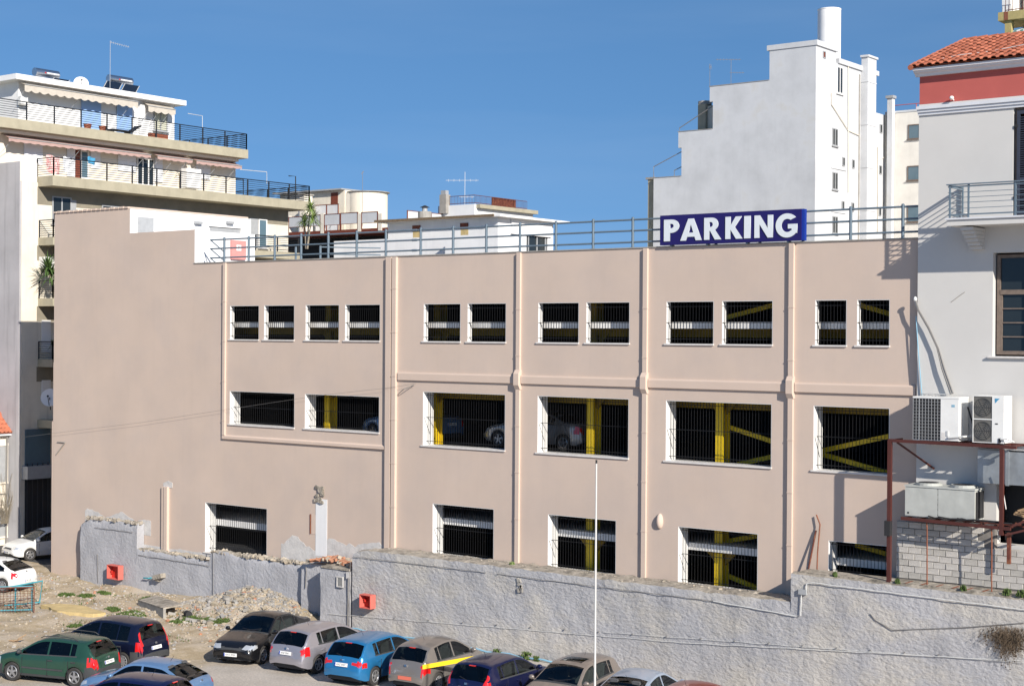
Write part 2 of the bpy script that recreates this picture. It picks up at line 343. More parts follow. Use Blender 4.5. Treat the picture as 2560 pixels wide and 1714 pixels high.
# ------------------------------------------------------------------ parking garage
def build_garage():
    g = thing('parking_garage', 'long pink plastered parking garage with rows of barred openings and yellow steel frame inside', 'parking garage', (-5, 0, 0))
    Z = lambda r: H+r
    XL, XR = -26.75, 16.6
    top0 = Z(3.06)
    wins = []      # x0,x1,z0,z1
    r1 = [(-14.5, -12.72), (-12.41, -10.62), (-9.97, -8.08), (-7.75, -5.86), (-3.60, -1.77), (-1.43, .40), (1.87, 3.67), (3.99, 5.82),
          (7.31, 9.16), (9.48, 11.36), (12.87, 13.96), (14.31, 15.40)]
    wins += [(a, b, Z(-.237), Z(1.217), 0) for a, b in r1]
    TW = {0: .25, 1: .62, 2: .62}; zbreak = Z(-1.2)
    wins += [(-14.49, -10.58, Z(-3.849), Z(-2.416), 1), (-9.98, -5.87, Z(-3.849), Z(-2.416), 1)]
    r2 = [(-3.61, .39), (1.87, 5.81), (7.32, 11.35), (12.84, 15.42)]
    wins += [(a, b, Z(-4.229), Z(-2.15), 1) for a, b in r2]
    r3 = [(-3.09, -.11), (2.37, 5.32), (7.84, 10.88), (13.39, 15.47)]
    a = un(513, 1255, 1, 0); b = un(667.5, 1270, 1, 0)
    wins += [(x0, x1, Z(-8.40), Z(-6.411), 2) for x0, x1 in r3]
    wins.append((a.x, b.x, 1.95, (a.z+b.z)/2, 2))
    xs = sorted(set([XL, XR, -21.2, -16.8]+[w[0] for w in wins]+[w[1] for w in wins]))
    zs = sorted(set([-.3, Z(-1.2), top0, Z(4.55), Z(5.68)]+[w[2] for w in wins]+[w[3] for w in wins]))
    def topz(x): return Z(5.68) if x < -21.2 else (Z(4.55) if x < -16.8 else top0)
    T = .42
    m = MB()
    for i in range(len(xs)-1):
        j = 0
        while j < len(zs)-1:
            xc, zc = (xs[i]+xs[i+1])/2, (zs[j]+zs[j+1])/2
            def solid(jj):
                zc = (zs[jj]+zs[jj+1])/2
                return zc < topz(xc) and not any(w[0] < xc < w[1] and w[2] < zc < w[3] for w in wins)
            if not solid(j): j += 1; continue
            k = j
            while k+1 < len(zs)-1 and solid(k+1) and abs(zs[k+1]-zbreak) > .001: k += 1
            x0, x1, z0, z1 = xs[i], xs[i+1], zs[j], zs[k+1]; T = .25 if z0 > zbreak-.01 else .62
            m.face([(x0, 0, z0), (x1, 0, z0), (x1, 0, z1), (x0, 0, z1)]); m.face([(x1, T, z0), (x0, T, z0), (x0, T, z1), (x1, T, z1)])
            j = k+1
    for (x0, x1, z0, z1, k) in wins:
        T = TW[k]
        m.face([(x0, 0, z0), (x0, 0, z1), (x0, T, z1), (x0, T, z0)]); m.face([(x1, 0, z1), (x1, 0, z0), (x1, T, z0), (x1, T, z1)])
        m.face([(x0, 0, z1), (x1, 0, z1), (x1, T, z1), (x0, T, z1)]); m.face([(x1, 0, z0), (x0, 0, z0), (x0, T, z0), (x1, T, z0)])
    D = 15.5
    # left flank with plaster steps, right flank, back
    m.face([(XL, 0, -.3), (XL, 0, topz(-25)), (XL, 7.4, topz(-25)), (XL, 7.4, -.3)]); m.face([(XL, 7.4, -.3), (XL, 7.4, top0-.6), (XL, D, top0-.6), (XL, D, -.3)])
    m.face([(XR, 0, -.3), (XR, D, -.3), (XR, D, top0-.6), (XR, 0, top0)])
    m.face([(XL, D, -.3), (XL, D, top0-.6), (XR, D, top0-.6), (XR, D, -.3)])
    # parapet tops
    for x0, x1 in ((XL, -21.2), (-21.2, -16.8), (-16.8, XR)):
        z = topz((x0+x1)/2); m.face([(x0, 0, z), (x1, 0, z), (x1, .25, z), (x0, .25, z)])
    m.face([(-16.8, .25, top0), (XR, .25, top0), (XR, .25, top0-.5), (-16.8, .25, top0-.5)])
    m.build('facade_wall', M['pink_plaster'], g, fix=False)
    m = MB(); m.box(XL-.14, XL, 0.01, D-.02, -.3, Z(-4.2)); m.box(XL-.05, XL, .01, 3, Z(-4.2), Z(-1.4)); m.build('plaster_step', M['pink_trim'], g)
    MB().box(XL+.02, XR-.02, .27, D-.05, top0-.7, top0-.52).build('roof_deck', M['concrete'], g)
    MB().box(-16.8, XR+.02, -.035, .30, top0+.003, top0+.04).build('coping', M['concrete'], g)
    m = MB()
    for i in range(17):
        x0 = XL-.05+i*5.6/17; m.box(x0, x0+.25, -.06, 7.3, Z(5.68)+.004, Z(5.68)+.075+.02*(i % 2))
    m.build('roof_edge_tiles', M['pink_trim'], g)
    # white roof blocks (faces towards +x sunlit)
    yA = 7.4
    w = MB(); w.box(XL+.1, -21.19, .02, yA, Z(4.0), Z(5.66)); w.build('stair_block', M['white_wall'], g)
    w = MB(); w.box(-21.1, -16.785, .02, 3.55, top0-.5, Z(4.535)); w.build('stair_block', M['white_wall'], g)
    d = MB(); d.box(-21.19, -21.16, .45, 1.35, Z(4.4), Z(5.32)); d.build('hatch_door', M['metal_grey'], g)
    d = MB(); d.box(-21.19, -21.15, 4.75, 6.65, Z(4.0), Z(5.13)); o = d.build('roller_door', M['metal_grey'], g)
    d = MB(); d.box(-21.19, -21.08, 4.65, 6.8, Z(5.14), Z(5.2)); d.box(-21.19, -21.08, 6.66, 6.8, Z(4.0), Z(5.14)); d.build('door_frame', M['white_paint'], g)
    for yy, zz in ((3.75, 5.2), (5.75, 5.33)):
        MB().box(-21.19, -21.0, yy, yy+.4, Z(zz), Z(zz)+.12).build('flood_light', M['metal_grey'], g)
    c = MB().box(-16.785, -16.66, 2.05, 2.9, Z(3.35), Z(4.2)).build('fire_cabinet', M['red_pale'], g)
    MB().box(-16.66, -16.652, 2.32, 2.6, Z(3.74), Z(4.0)).build('cabinet_label', M['white_paint'], c)
    text('cabinet_mark', 'F', .22, M['red'], c, Matrix.Translation((-16.648, 2.46, Z(3.87))) @ Matrix.Rotation(math.pi/2, 4, 'Z') @ Matrix.Rotation(math.pi/2, 4, 'X'), .002)
    # windows
    bar_v = {}
    for (x0, x1, z0, z1, k) in wins:
        e = .0; T = TW[k]
        f = MB(); t = .018
        f.box(x0, x0+t, .004, T-.004, z0+t, z1-t); f.box(x1-t, x1, .004, T-.004, z0+t, z1-t); f.box(x0, x1, .004, T-.004, z1-t, z1)
        f.box(x0, x1, .004, T-.004, z0, z0+t)
        fo = f.build('window_frame', M['white_paint'], g)
        s = MB(); s.box(x0-.07, x1+.02, -.05, .30, z0-.03, z0+.022); s.build('sill', M['marble'], fo)
        b = MB(); n = max(3, int((x1-x0)/.118)); yb = .12 if k == 0 else .27
        for i in range(n+1):
            x = x0+.03+(x1-x0-.06)*i/n; b.box(x-.006, x+.006, yb-.006, yb+.006, z0+.05, z1-.03)
        for zz in ([.12, .5, .88] if k == 0 else [.08, .52, .93]):
            zq = z0+(z1-z0)*zz; b.box(x0+.02, x1-.02, yb-.012, yb+.012, zq-.009, zq+.009)
            b.tube([(x0+.01, yb-.12, zq), (x0+.06, yb, zq)], .01, 4)
        b.tube([(x0+.03, .05, z0+(z1-z0)*.52), (x0+.03, .40, z0+(z1-z0)*.2)], .008, 4)
        b.build('grille', M['grille'], fo)
    # interior: slabs, back wall, columns, beams, braces
    m = MB()
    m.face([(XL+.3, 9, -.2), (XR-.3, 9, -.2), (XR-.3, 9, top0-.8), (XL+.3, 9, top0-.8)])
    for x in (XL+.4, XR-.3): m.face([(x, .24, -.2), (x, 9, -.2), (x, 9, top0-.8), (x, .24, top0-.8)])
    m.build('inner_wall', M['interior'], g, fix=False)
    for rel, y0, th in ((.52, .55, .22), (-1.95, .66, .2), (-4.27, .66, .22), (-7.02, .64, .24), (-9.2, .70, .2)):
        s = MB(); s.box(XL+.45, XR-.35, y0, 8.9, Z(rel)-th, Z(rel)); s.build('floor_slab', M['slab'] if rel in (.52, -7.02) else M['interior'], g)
        if rel in (.52, -1.95):
            s = MB(); s.box(-16.0, XR-.4, y0+.75, y0+.87, Z(rel)-th-.30, Z(rel)-th-.004); s.build('floor_beam', M['yellow_shaded'], g)
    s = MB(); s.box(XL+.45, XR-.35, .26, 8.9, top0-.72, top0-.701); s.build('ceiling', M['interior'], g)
    s = MB(); s.box(XL+.45, -8.5, .645, 8.9, Z(-8.33), Z(-8.06)); s.build('floor_slab', M['slab'], g)
    def column(x, z0, z1, y=1.25, mt='yellow'):
        c = MB(); c.box(x-.15, x+.15, y-.24, y-.20, z0, z1); c.box(x-.15, x+.15, y+.20, y+.24, z0, z1); c.box(x-.015, x+.015, y-.198, y+.198, z0, z1)
        c.build('column', M[mt], g)
        for sgn in (-1, 1):
            q = MB(); q.prism([(x+sgn*.15, z1-.02), (x+sgn*.55, z1-.02), (x+sgn*.15, z1-.42)], 'y', y-.05, y+.05); q.build('bracket', M['yellow_shaded'], g)
    colx = [-14.9, -10.75, -9.6, -5.0, 3.62, 8.95, 12.7]
    for x in (-9.72, -4.0, 3.5, 8.83):
        column(x, Z(-4.27), Z(-2.2)); 
    for x in (3.5, 8.83): column(x, Z(-7.0), Z(-4.55)); column(x, Z(-9.2), Z(-7.35))
    for x in (-9.72, 3.55, -3.85): column(x, Z(-1.9), Z(.1), 1.3, 'yellow_shaded'); column(x, Z(.55), Z(2.2), 1.3, 'yellow_shaded')
    def brace(p, q):
        d = Vector(q)-Vector(p); b = MB(); n = Vector((-d.z, 0, d.x)).normalized()*.075; y = Vector((0, .06, 0))
        P, Q = Vector(p), Vector(q); vs = [P-n-y, P+n-y, P+n+y, P-n+y, Q-n-y, Q+n-y, Q+n+y, Q-n+y]
        b.raw(vs, [(0, 1, 2, 3), (7, 6, 5, 4), (0, 4, 5, 1), (1, 5, 6, 2), (2, 6, 7, 3), (3, 7, 4, 0)]); b.build('brace', M['yellow'], g)
    for a, b in (((1824, 1067), (1945, 1107)), ((1845, 1160), (1945, 1138)), ((2060, 1125), (2240, 1086)), ((2060, 1136), (2240, 1187)), ((1815, 794), (1945, 760)),
                 ((2150, 762), (2240, 789)), ((1810, 1353), (1905, 1337)), ((1810, 1434), (1905, 1474)), ((2140, 1361), (2240, 1390))):
        p, q = un(*a, 1, 1.5), un(*b, 1, 1.5); brace(p, q)
    # trims on the facade
    zsc0, zsc1 = Z(-1.75), Z(-1.43)
    pipes = [1.02, 6.50, 12.06]
    segs = [(-4.86, 1.02-.14), (1.02+.14, 6.5-.14), (6.5+.14, 12.06-.14), (12.06+.14, 16.28)]
    for a, b in segs:
        s = MB(); s.prism([(-.003, zsc0), (-.075, zsc0+.02), (-.075, zsc1-.05), (-.055, zsc1), (-.003, zsc1+.01)], 'x', a, b); s.build('string_course', M['pink_trim'], g)
    def pipe(x, z0, z1, r=.085, y=-.10):
        s = MB(); s.box(x-r, x+r, y, -.003, z0, z1, 0)
        s.build('downpipe', M['pink_trim'], g, smooth=False)
        for i in range(int((z1-z0)/1.7)):
            zq = z0+.6+i*1.7; MB().box(x-r-.012, x+r+.012, y-.012, -.003, zq, zq+.035).build('pipe_joint', M['pink_trim'], g)
    for x in pipes:
        pipe(x, Z(-9.0), zsc0-.12); pipe(x, zsc1+.1, top0-.01)
        s = MB(); s.prism([(-.003, zsc0-.2), (-.10, zsc0-.2), (-.20, zsc0-.04), (-.20, zsc1+.06), (-.10, zsc1+.2), (-.003, zsc1+.2)], 'x', x-.115, x+.115); s.build('pipe_elbow', M['pink_trim'], g)
    s = MB(); s.box(-5.47, -5.20, -.12, -.003, Z(-9.2), top0-.01); s.build('pilaster', M['pink_trim'], g)
    pipe(-5.03, Z(-9.0), top0-.012, .10, -.13)
    # framed left bay : vertical pipe, rounded corner, horizontal bead
    pipe(-14.80, Z(-4.32), top0-.012, .075, -.09)
    s = MB(); s.prism([(-.003, Z(-4.50)), (-.09, Z(-4.47)), (-.09, Z(-4.36)), (-.003, Z(-4.30))], 'x', -14.875, -5.49); s.build('string_course', M['pink_trim'], g)
    # blob-shaped vent cover
    p = un(1650, 1302, 1, 0); s = MB(); s.sphere((p.x, 0, p.z), .13, .16, .27, 12, 8); s.build('vent_cover', M['pink_trim'], g, smooth=True)
    # leftover pilaster and broken plaster low down on the left
    a = un(408, 1215, 1, 0); b = un(431, 1383, 1, 0)
    s = MB(); s.box(a.x, a.x+.16, -.10, -.003, b.z, a.z); s.box(a.x+.2, a.x+.42, -.14, -.003, b.z, a.z); s.build('pilaster_remnant', M['pink_trim'], g)
    def patch(cx, cz, pts, d=.012, mt='patch', name='plaster_patch'):
        q = [(cx+x+random.uniform(-.04, .04), cz+z+random.uniform(-.04, .04)) for x, z in pts]
        MB().prism(q, 'y', -d, -.002).build(name, M[mt], g)
    def band(x0, x1, zc0, zc1, h0, h1, d=.01, mt='patch'):
        n = max(6, int((x1-x0)/.16)); up = []; lo = []
        for i in range(n+1):
            t = i/n; x = x0+(x1-x0)*t; zc = zc0+(zc1-zc0)*t
            up.append((x, zc+h1*(.55+.9*mnoise.noise(Vector((x*.9, 5, 0)))+.35*mnoise.noise(Vector((x*4.0, 7, 0)))))); lo.append((x, zc-h0))
        m = MB()
        for i in range(n): m.prism([lo[i], lo[i+1], up[i+1], up[i]], 'y', -d, -.002)
        m.build('plaster_patch', M[mt], g)
    band(-24.3, -19.6, 2.95, 2.85, .5, .34); band(-20.2, -15.2, 1.85, 1.8, .5, .16)
    band(-11.3, -5.5, 2.5, 2.9, .9, .55)
    p = un(420, 1212, 1, 0); patch(p.x, p.z, [(-.3, -.06), (-.1, -.1), (.3, -.08), (.34, .12), (.05, .2), (-.25, .12)], .02)
    a = un(790, 1255, 1, 0); b = un(813, 1384, 1, 0)
    MB().box(a.x, b.x+.1, -.016, -.002, b.z-.1, a.z+.15).build('plaster_patch', M['white_wall'], g)
    MB().box(a.x-.25, a.x-.02, -.012, -.002, a.z-1.3, a.z-.5).build('plaster_patch', M['pink_trim'], g)
    MB().box(a.x-.32, a.x-.27, -.03, -.002, a.z-1.3, a.z-.5).build('rusty_batten', M['rust_bright'], g)
    rr = random.Random(3)
    s = MB()
    for i in range(15):
        px, py = 790+rr.random()*20, 1216+rr.random()*40; q = un(px, py, 1, 0)
        s.obox((q.x, -.03, q.z), (.12+rr.random()*.15, .06+.05*rr.random(), .05+rr.random()*.1), ry=rr.uniform(-.3, .3))
    props(s.build('broken_masonry', M['cap_concrete'], g), kind='stuff')
    # small wall bracket at the left end
    p = un(160, 1105, 1, 0); s = MB(); s.tube([(p.x-.45, -.05, p.z), (p.x+.15, -.05, p.z)], .02, 5); s.tube([(p.x-.55, -.04, p.z-.6), (p.x+.12, -.05, p.z-.02)], .025, 5); s.build('wall_bracket', M['concrete'], g)
    return g
garage = build_garage()

# ------------------------------------------------------------------ roof railing
def build_railing():
    z0 = H+3.1; g = thing('roof_railing', 'blue-grey pipe railing with three rails along the parapet of the pink garage', 'railing', (0, .12, z0))
    px = [561, 622, 687, 753, 821, 892, 965, 1052, 1133, 1216, 1300, 1390, 1483, 1582, 1680, 1790, 1900, 2008, 2126.5, 2257]
    xs = [un(p, 600, 1, .12).x for p in px]
    for x in xs:
        m = MB(); m.cyl((x, .12), .052, z0-.04, H+4.14, 10); m.sphere((x, .12, H+4.14), .052, .052, .03, 10, 4); m.box(x-.09, x+.09, .06, .2, z0-.02, z0+.012)
        m.build('post', M['rail'], g, smooth=True)
    for r in (4.07, 3.69, 3.29):
        MB().tube([(-15.9, .12, H+r), (16.25, .12, H+r)], .033, 8).build('rail', M['rail'], g, smooth=True)
        MB().tube([(-15.9, .12, H+r), (-15.0, .12, H+r-.55)], .025, 6).build('strut', M['rail'], g, smooth=True)
        for cx in (-4.2,):
            MB().tube([(cx-.12, .12, H+r), (cx+.12, .12, H+r)], .047, 8).build('coupling', M['rail'], g)
    # inner ramp rail
    h = thing('roof_railing', 'short low railing returning inward behind the left part of the long roof railing', 'railing', (-12.2, 3, z0-.5))
    for x in (-13.6, -12.1): MB().cyl((x, 3), .05, z0-.5, H+3.85, 8).build('post', M['rail'], h)
    for r in (3.8, 3.5, 3.2): MB().tube([(-12.1, 3, H+r), (-10.4, 5, H+r)], .03, 6).build('rail', M['rail'], h)
build_railing()

# ------------------------------------------------------------------ PARKING sign
def arc(cx, cz, rx, rz, a0, a1, n=14):
    return [(cx+rx*math.cos(math.radians(a0+(a1-a0)*i/n)), cz+rz*math.sin(math.radians(a0+(a1-a0)*i/n))) for i in range(n+1)]
def build_sign():
    x0, x1, z0, z1 = 7.12, 12.42, H+3.13, H+4.14
    g = thing('parking_sign', 'dark blue board lettered PARKING in pale grey, standing on the garage parapet', 'sign', (9.8, -.1, z0))
    MB().box(x0, x1, -.14, -.085, z0, z1).build('board', M['sign_blue'], g)
    MB().box(x0+.01, x1+.10, -.083, .06, z0, z1-.005).build('case', M['sign_edge'], g)
    m = MB()
    for x in (7.5, 8.9, 10.4, 11.9): m.box(x, x+.06, -.1, .1, z0-.06, z0-.003)
    m.build('foot', M['rail'], g)
    Lh = 1.0
    G = {}
    st = .26
    G['P'] = (.66, [[(0, 0), (0, 1)]+[(.32, 1)]+arc(.32, .69, .33, .31, 90, -90)[1:-1]+[(.32, .38), (st, .38), (st, 0)], [(st, .60), (st, .80), (.33, .80)]+arc(.33, .70, .09, .10, 90, -90, 8)[1:-1]+[(.33, .60)]])
    G['A'] = (1.02, [[(0, 0), (.38, 1), (.64, 1), (1.02, 0), (.74, 0), (.685, .17), (.335, .17), (.28, 0)], [(.395, .36), (.625, .36), (.51, .73)]])
    G['R'] = (.82, [[(0, 0), (0, 1), (.36, 1)]+arc(.36, .70, .33, .30, 90, -60)[1:]+[(.84, 0), (.53, 0), (.30, .40), (st, .40), (st, 0)], [(st, .58), (st, .80), (.33, .80)]+arc(.33, .69, .10, .11, 90, -90, 8)[1:-1]+[(.33, .58)]])
    G['K'] = (.84, [[(0, 0), (0, 1), (st, 1), (st, .60), (.52, 1), (.82, 1), (.47, .53), (.86, 0), (.54, 0), (st, .42), (st, 0)]])
    G['I'] = (.26, [[(0, 0), (0, 1), (st, 1), (st, 0)]])
    G['N'] = (.86, [[(0, 0), (0, 1), (.25, 1), (.62, .42), (.62, 1), (.86, 1), (.86, 0), (.62, 0), (.24, .60), (.24, 0)]])
    outer = arc(.52, .5, .53, .52, 38, 335, 26)
    G['G'] = (1.02, [arc(.54, .5, .54, .53, 42, 322, 28)+[(1.02, .14), (1.02, .56), (.58, .56), (.58, .36), (.76, .36), (.76, .27)]+arc(.55, .5, .28, .29, 310, 55, 20)])
    hgt = .735; zb = z0+.125
    pos = {0: 246, 1: 346, 2: 492, 3: 622, 4: 737, 5: 800, 6: 930}
    for i, ch in enumerate('PARKING'):
        wd, loops = G[ch]
        sx = un(1560+pos[i]/2.45, 560, 1, -.15).x
        ex = {0: 340, 1: 477, 2: 594, 3: 724, 4: 776, 5: 913, 6: 1062}[i]; exx = un(1560+ex/2.45, 560, 1, -.15).x
        cu = bpy.data.curves.new('letter', 'CURVE'); cu.dimensions = '2D'; cu.fill_mode = 'BOTH'; cu.extrude = .012
        for lp in loops:
            sp = cu.splines.new('POLY'); sp.points.add(len(lp)-1); sp.use_cyclic_u = True
            for k, (a, b) in enumerate(lp): sp.points[k].co = (a/wd*(exx-sx), b*hgt, 0, 1)
        t = bpy.data.objects.new('letter', cu); me = bpy.data.meshes.new_from_object(t); bpy.data.objects.remove(t)
        me.materials.clear(); me.materials.append(M['sign_white'])
        me.transform(Matrix.Translation((sx, -.154, zb)) @ Matrix.Rotation(math.pi/2, 4, 'X'))
        link('letter', me, g)
build_sign()

# ------------------------------------------------------------------ grey walls in front of the garage
def rough_wall(x0, x1, y0, y1, z0, topf, name, mt, parent, step=.18, jag=.03, seed=1, rim=.22, cap=None):
    """wall block with an uneven crest; front face gets lumps of real relief"""
    n = max(2, int((x1-x0)/step)); rows = 14; vs = []; fs = []; mi = []
    for j in range(rows+1):
        for i in range(n+1):
            x = x0+(x1-x0)*i/n; zt = topf(x)+jag*2*mnoise.noise(Vector((x*2.1, seed, 0))); t = j/rows; z = z0+(zt-z0)*t
            d = .035*mnoise.noise(Vector((x*1.6, z*1.6, seed)))+.02*mnoise.noise(Vector((x*4, z*4, seed)))
            if j == rows: d += .03
            vs.append((x, y0+d, z))
    N = n+1
    for j in range(rows):
        for i in range(n): fs.append((j*N+i, j*N+i+1, (j+1)*N+i+1, (j+1)*N+i)); mi.append(0)
    b = len(vs)
    for k, yy in enumerate((.25, .6, 1.0)):
        for i in range(n+1):
            x = x0+(x1-x0)*i/n; vs.append((x, y0+(y1-y0)*yy, topf(x)+.05*(1 if k == 0 else 0)+jag*2.4*mnoise.noise(Vector((x*2.6, seed+yy*3, 1)))))
    prev = rows*N
    for k in range(3):
        for i in range(n): fs.append((prev+i, prev+i+1, b+k*N+i+1, b+k*N+i)); mi.append(1)
        prev = b+k*N
    c = len(vs)
    vs += [(x0, y1, z0), (x1, y1, z0)]
    left = [j*N for j in range(rows+1)]+[b+k*N for k in range(3)]+[c]; right = [j*N+n for j in range(rows+1)]+[b+k*N+n for k in range(3)]+[c+1]
    fs.append(tuple(left)); mi.append(0); fs.append(tuple(reversed(right))); mi.append(0)
    m = MB(); m.v = vs; m.f = fs; m.m = mi
    return m.build(name, [mt, M['cap_concrete']], parent, smooth=50, fix=True)
def build_walls():
    wy = -1.3
    g = thing('retaining_wall', 'long rough grey stucco wall running under the garage windows behind the parked cars', 'wall', (4, wy, 0))
    def tA(x): return 2.88+.24*min(1, max(0, (x+6.06)/.9))**.5
    rough_wall(-6.04, 12.75, wy, -.02, -.3, tA, 'wall_body', M['grey_stucco'], g, seed=2)
    rough_wall(12.75, 34, wy, -.32, -.3, lambda x: 4.02-.004*(x-12), 'wall_body', M['grey_stucco'], g, seed=2, jag=.02)
    MB().box(12.9, 34, -1.1, -.3, 3.9, 4.075).build('cap_slab', M['cap_concrete'], g)
    # conduit that follows the crest
    def wob(x0, x1, z0, z1, y, n=40, s=.02, seed=0): return [(x0+(x1-x0)*i/n, y, z0+(z1-z0)*i/n+s*mnoise.noise(Vector((i*.6, seed, 0)))) for i in range(n+1)]
    MB().tube([(-6.1, wy-.06, .02), (-6.1, wy-.06, 2.75), (-5.95, wy-.05, 2.82)]+wob(-5.5, .6, 2.84, 2.86, wy-.04), .011, 5).build('cable', M['wire'], g)
    MB().tube(wob(1.1, 10, 2.86, 2.86, wy-.04, seed=3), .011, 5).build('cable', M['wire'], g)
    MB().tube(wob(10, 12.95, 2.86, 2.72, wy-.045, 12, .01)+[(13.12, wy-.05, 2.75), (13.14, wy-.05, 3.45), (13.3, wy-.05, 3.5), (13.32, wy-.05, 3.78)]+wob(13.5, 22, 3.82, 3.70, wy-.05, 30), .016, 6).build('conduit', M['wire_white'], g, smooth=True)
    MB().box(13.05, 13.32, wy-.09, wy-.02, 3.42, 3.58).build('junction_box', M['metal_grey'], g)
    a = un(820, 1533, 1, wy-.05); c = un(2560, 1652, 1, wy-.1)
    b1 = un(1700, 1605, 1, wy-.05)
    MB().tube(wob(a.x, b1.x, a.z, b1.z, wy-.035, 60, .02, 4), .008, 5).build('cable', M['wire_white'], g)
    MB().tube(wob(b1.x, c.x, b1.z, c.z, wy-.045, 40, .02, 8), .010, 5).build('cable', M['wire_white'], g)
    MB().tube(wob(b1.x-3, c.x, b1.z-.02, c.z-.05, wy-.045, 40, .02, 9), .007, 5).build('cable', M['wire_white'], g)
    m = MB()
    for i in range(18):
        p = un(900+i*85, 1538+i*85*.068, 1, wy-.07); m.box(p.x-.02, p.x+.02, wy-.06, wy-.02, p.z-.015, p.z+.02)
    m.build('cable_clip', M['wire'], g)
    # plaster shelf line with rust under the block wall
    p = [un(*q, 1, wy-.03) for q in ((2176, 1533), (2190, 1550), (2232, 1574), (2400, 1568), (2560, 1556))]
    MB().tube(p, .014, 5).build('crack_ledge', M['wire'], g)
    # rust stains: thin irregular streaks running from the block wall footing
    for i, px in enumerate((2268, 2306, 2345, 2384, 2421, 2460)):
        q = un(px, 1470+(px-2268)*.07, 1, -1.0)
        m = MB(); m.box(q.x-.03, q.x+.03+.02*(i % 2), -1.12, -.62, 4.079, 4.083); m.build('rust_stain', M['rust_bright'], g)
    # broken notch with dark remains
    p = un(1302, 1462, 1, wy); m = MB()
    for i in range(7): m.obox((p.x+random.uniform(-.12, .12), wy-.03, p.z+random.uniform(-.25, .25)), (.07, .06, .16), ry=random.uniform(-.6, .6))
    m.build('broken_bracket', M['concrete'], g)
    # pier with vent
    rough_wall(-7.78, -6.16, wy+.02, -.02, -.3, lambda x: 2.22, 'wall_body', M['grey_stucco_fine'], g, seed=9, jag=.015)
    v = un(858, 1455, 1, wy); f = MB(); x0, x1, z0, z1 = v.x-.32, v.x+.02, v.z-.2, v.z+.22
    f.box(x0, x0+.05, wy-.05, wy, z0, z1); f.box(x1-.04, x1, wy-.05, wy, z0, z1); f.box(x0+.05, x1-.04, wy-.05, wy, z1-.04, z1); f.box(x0+.05, x1-.04, wy-.05, wy, z0, z0+.04)
    fo = f.build('vent_frame', M['patch'], g); MB().box(x0+.05, x1-.04, wy-.03, wy-.015, z0+.04, z1-.04).build('vent_opening', M['dark'], fo)
    m = MB()
    for i in range(4): m.box(x0+.08+i*.06, x0+.092+i*.06, wy-.045, wy-.03, z0+.04, z1-.04)
    m.build('vent_bars', M['metal_grey'], fo)
    MB().box(-7.74, -6.25, wy+.0, -.2, 2.235, 2.30).build('cap_slab', M['cap_concrete'], g)
    MB().box(-6.33, -6.17, wy-.05, wy+.05, 1.95, 2.2).build('junction_box', M['patch'], g)
    MB().tube([(-6.23, wy-.04, 0), (-6.2, wy-.05, 2.0)], .022, 6).build('conduit', M['wire'], g)
    # recessed return wall left of the pier
    rough_wall(-9.5, -7.80, -.62, -.02, -.3, lambda x: 2.2-.12*max(0, -8.6-x), 'wall_body', M['grey_stucco_fine'], g, seed=12, jag=.02)
    MB().tube([(-9.2, -.68, 1.2), (-9.15, -.68, 1.9), (-9.18, -.68, 2.05)], .02, 5).build('conduit', M['wire'], g)
    # ruined wall left
    h = thing('ruined_wall', 'broken low grey stucco wall with a stepped crumbling crest at the foot of the garage, left', 'wall', (-19, -1, 0))
    rough_wall(-24.1, -20.05, -.42, -.02, -.3, lambda x: 2.88-.5*max(0, (-23.4-x)), 'wall_body', M['grey_stucco_fine'], h, seed=21, jag=.06)
    rough_wall(-20.04, -9.7, -.42, -.02, -.3, lambda x: 1.78-.02*(x+20)+(.42 if x > -15.2 else 0)+.12*mnoise.noise(Vector((x*.8, 3, 3))), 'wall_body', M['grey_stucco_fine'], h, seed=23, jag=.05)
    MB().tube(wob(-23.0, -20.3, 2.5, 2.5, -.46, 12), .011, 5).build('cable', M['wire'], h)
    MB().tube(wob(-19.9, -15.2, 1.52, 1.48, -.46, 14), .011, 5).build('cable', M['wire'], h)
    MB().tube([(-14.95, -.46, 0), (-14.98, -.46, 2.4)], .014, 5).build('conduit', M['wire'], h)
    MB().tube([(-22.75, -.46, 0), (-22.8, -.46, 1.3)], .014, 5).build('conduit', M['wire'], h)
    # rubble heaps sitting on the crests
    def heap(name, label, n, xr, yr, zf, mt, size, seed, cat='rubble'):
        r = random.Random(seed); m = MB()
        for i in range(n):
            x, y = r.uniform(*xr), r.uniform(*yr); s = r.uniform(*size)
            m.obox((x, y, zf(x, y)+s*.25), (s*r.uniform(.8, 1.8), s*r.uniform(.6, 1.3), s*r.uniform(.35, .9)), rz=r.uniform(0, 3), rx=r.uniform(-.5, .5), ry=r.uniform(-.5, .5), m=(i % 5 == 0))
        return top(name, m, [M[mt], M['stone']], label, cat, kind='stuff')
    heap('brick_rubble', 'broken red and pale brick rubble lying on top of the wall pier', 110, (-8.9, -6.1), (-.9, -.1), lambda x, y: 2.25+.2*math.exp(-((x+7.8)/.9)**2), 'brick_red', (.07, .2), 5)
    heap('rubble', 'crumbled mortar lumps along the crest of the ruined wall', 420, (-23.6, -9.8), (-.40, -.06), lambda x, y: (2.86 if x < -20.05 else 1.72 if x < -15.2 else 2.06), 'cap_concrete', (.05, .17), 6)
    heap('rubble', 'small mortar chips on the crest of the long grey wall', 160, (-5, 12.5), (-1.2, -.15), lambda x, y: 3.1, 'cap_concrete', (.03, .09), 8)
build_walls()

